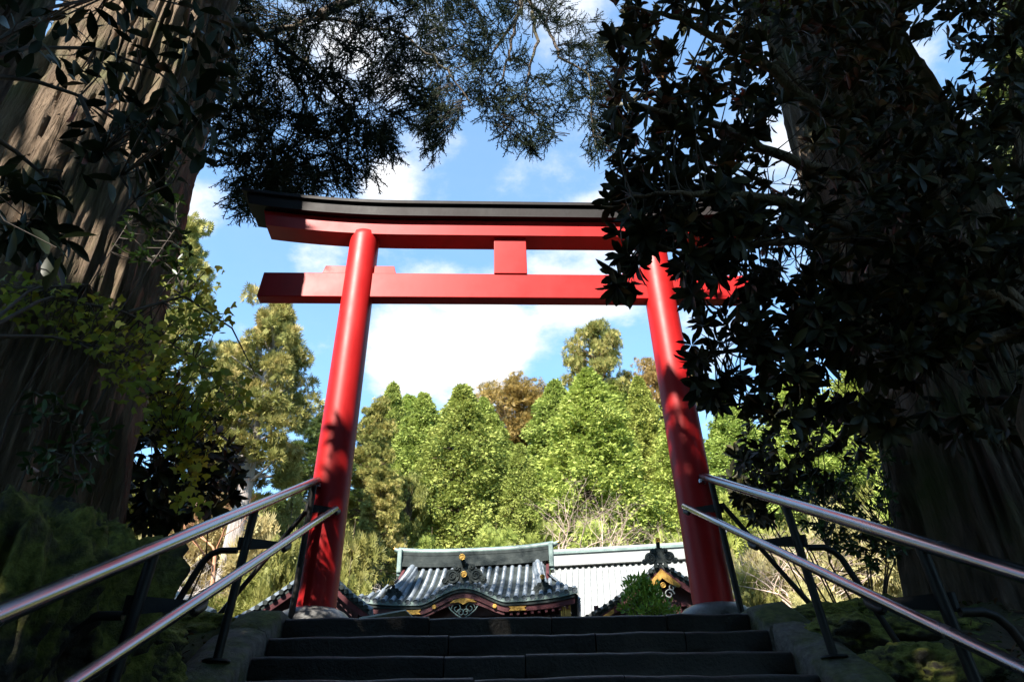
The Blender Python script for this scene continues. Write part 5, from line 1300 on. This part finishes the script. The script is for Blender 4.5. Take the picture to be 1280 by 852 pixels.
def whorl_shrub(name, label, base, polys, mat, seed, n_leaf, size, open_=1., jx=None, single=300, tw=.004):
    global rng
    rng = np.random.default_rng(seed); zb = float(H(base[0], base[1])); root = empty(name, (base[0], base[1], zb), 0, label, 'shrub'); off = np.array(root.location)
    P = np.concatenate([at_many(*sample_poly(p, n), rng.uniform(a, b, n)) for p, n, a, b in polys]); c = P.mean(0)
    stems = []
    for i in range(6):
        t = P[rng.integers(len(P))]; stems.append([tuple(off+(0, 0, -.1)), tuple((off+t)/2+rng.normal(size=3)*.08), tuple(t)]); mb = MB(); mb.tube([np.array(q)-off for q in stems[-1]], [.011, .007, .003], 6); mb.build('stem', M['twig'], root)
    S = dens(stems); v = P-c; a = v/(np.linalg.norm(v, axis=1, keepdims=True)+.1)+rng.normal(size=v.shape)*.4+np.array((0, -.1, .35))
    lp, lf, ls = whorls(P, a, n_leaf, size, open_)
    SPLIT(root, tmpl_blade(.17, .05, .1), lp, off, lf, ls, M[mat], rng.random(len(lp))*.92, single); twig_net(P, S, off, tw).build('twigs', M['twig'], root)['kind'] = 'stuff'
whorl_shrub('dark_leaved_shrub', 'black green evergreen bush between the left cedar trunk and the pale cedar', (-2.75, .5), [([(160, 470), (215, 470), (290, 560), (300, 610), (265, 640), (230, 655), (160, 668)], 150, -.4, .7)], 'rhodo', 61, (6, 9), (.11, .17))
whorl_shrub('small_leaved_shrub', 'dark green small leaved shrub beside the right cedar trunk, behind the handrail', (2.9, .4), [([(1010, 590), (1130, 560), (1130, 690), (1075, 715), (1060, 690), (1005, 655), (985, 625)], 210, -.3, .8)], 'ivy', 63, (5, 8), (.05, .085), 1., single=200)
whorl_shrub('trailing_ivy', 'green ivy shoots climbing the right edge of the left cedar trunk', (-2.85, -1.75), [([(195, 210), (222, 200), (232, 260), (215, 320), (150, 330), (150, 285)], 60, -1.75, -1.6), ([(40, 470), (150, 540), (150, 590), (80, 610), (30, 590)], 46, -2.3, -1.9), ([(200, 300), (240, 290), (235, 350), (205, 340)], 22, -1.7, -1.5)], 'ivy', 65, (3, 5), (.05, .085), 1.2, single=150)
whorl_shrub('bronze_leaved_shrub', 'drooping bronze tinged leaves hanging above the right handrail', (3.0, .9), [([(905, 560), (960, 580), (1010, 600), (1000, 630), (960, 640), (935, 640), (915, 610)], 26, .3, .9), ([(930, 600), (955, 600), (965, 650), (940, 655)], 9, .4, .8)], 'rhodo', 67, (6, 9), (.12, .17), 1.1)

# fallen leaves and low greenery on the banks
def litter():
    global rng
    rng = np.random.default_rng(91); n = 6000; x = rng.uniform(1.95, 4.2, n)*np.where(rng.random(n) < .5, -1, 1); y = rng.uniform(-4.2, .9, n)
    z = HB(x, y)+.012; P = np.stack([x, y, z], 1); d = rng.normal(size=(n, 3))*np.array((1, 1, .35)); up = np.tile((0., 0, 1), (n, 1))
    ob = link('leaf_litter', leaf_mesh('leaf_litter', tmpl_blade(.22, .06, .15), P, frames(d, up, rng.normal(size=n)*.4), rng.uniform(.03, .07, n), M['litter'])); tag(ob, 'fallen leaves and seedlings on the mossy banks', kind='stuff')
    # fern tufts
    spots = [(-2.25, -1.0), (-2.5, -.4), (-2.2, -2.1), (-2.6, -1.6), (2.3, -.5), (2.6, -1.0), (2.3, -1.7), (2.9, -.3), (2.7, -1.9), (-2.9, -.1), (2.2, .35), (-2.15, -.1)]
    names = ['beside the left kerb', 'below the left cedar trunk', 'under the lower left rail', 'between the left stumps', 'right of the right pillar stone', 'between the right kerb and cedar', 'beside the second right post', 'at the right cedar roots', 'below the right handrail', 'near the dark bush at left', 'by the stone ledge', 'near the left pillar stone']
    for i, ((a, b), w) in enumerate(zip(spots, names)):
        o_ = empty('fern', (a, b, float(HB(np.array([a]), np.array([b]))[0])), 0, 'small green fern tuft '+w, 'fern', 'fern tufts on the banks')
        pos = []; dr = []; sz = []
        for k in range(8):
            an = k*.785+rng.uniform(-.3, .3); L = rng.uniform(.10, .19)
            for t in np.linspace(.15, 1, 9):
                p = np.array((math.cos(an)*L*t, math.sin(an)*L*t, L*(1.1*t-.75*t*t)))
                for sd in (-1, 1): pos.append(p); dr.append((-math.sin(an)*sd+.5*math.cos(an), math.cos(an)*sd+.5*math.sin(an), -.1)); sz.append(.055*(1.1-t)+.012)
        link('fronds', leaf_mesh('fronds', tmpl_blade(.2, .02, .1), np.array(pos), frames(np.array(dr)), np.array(sz), M['ivy']), o_)
litter()
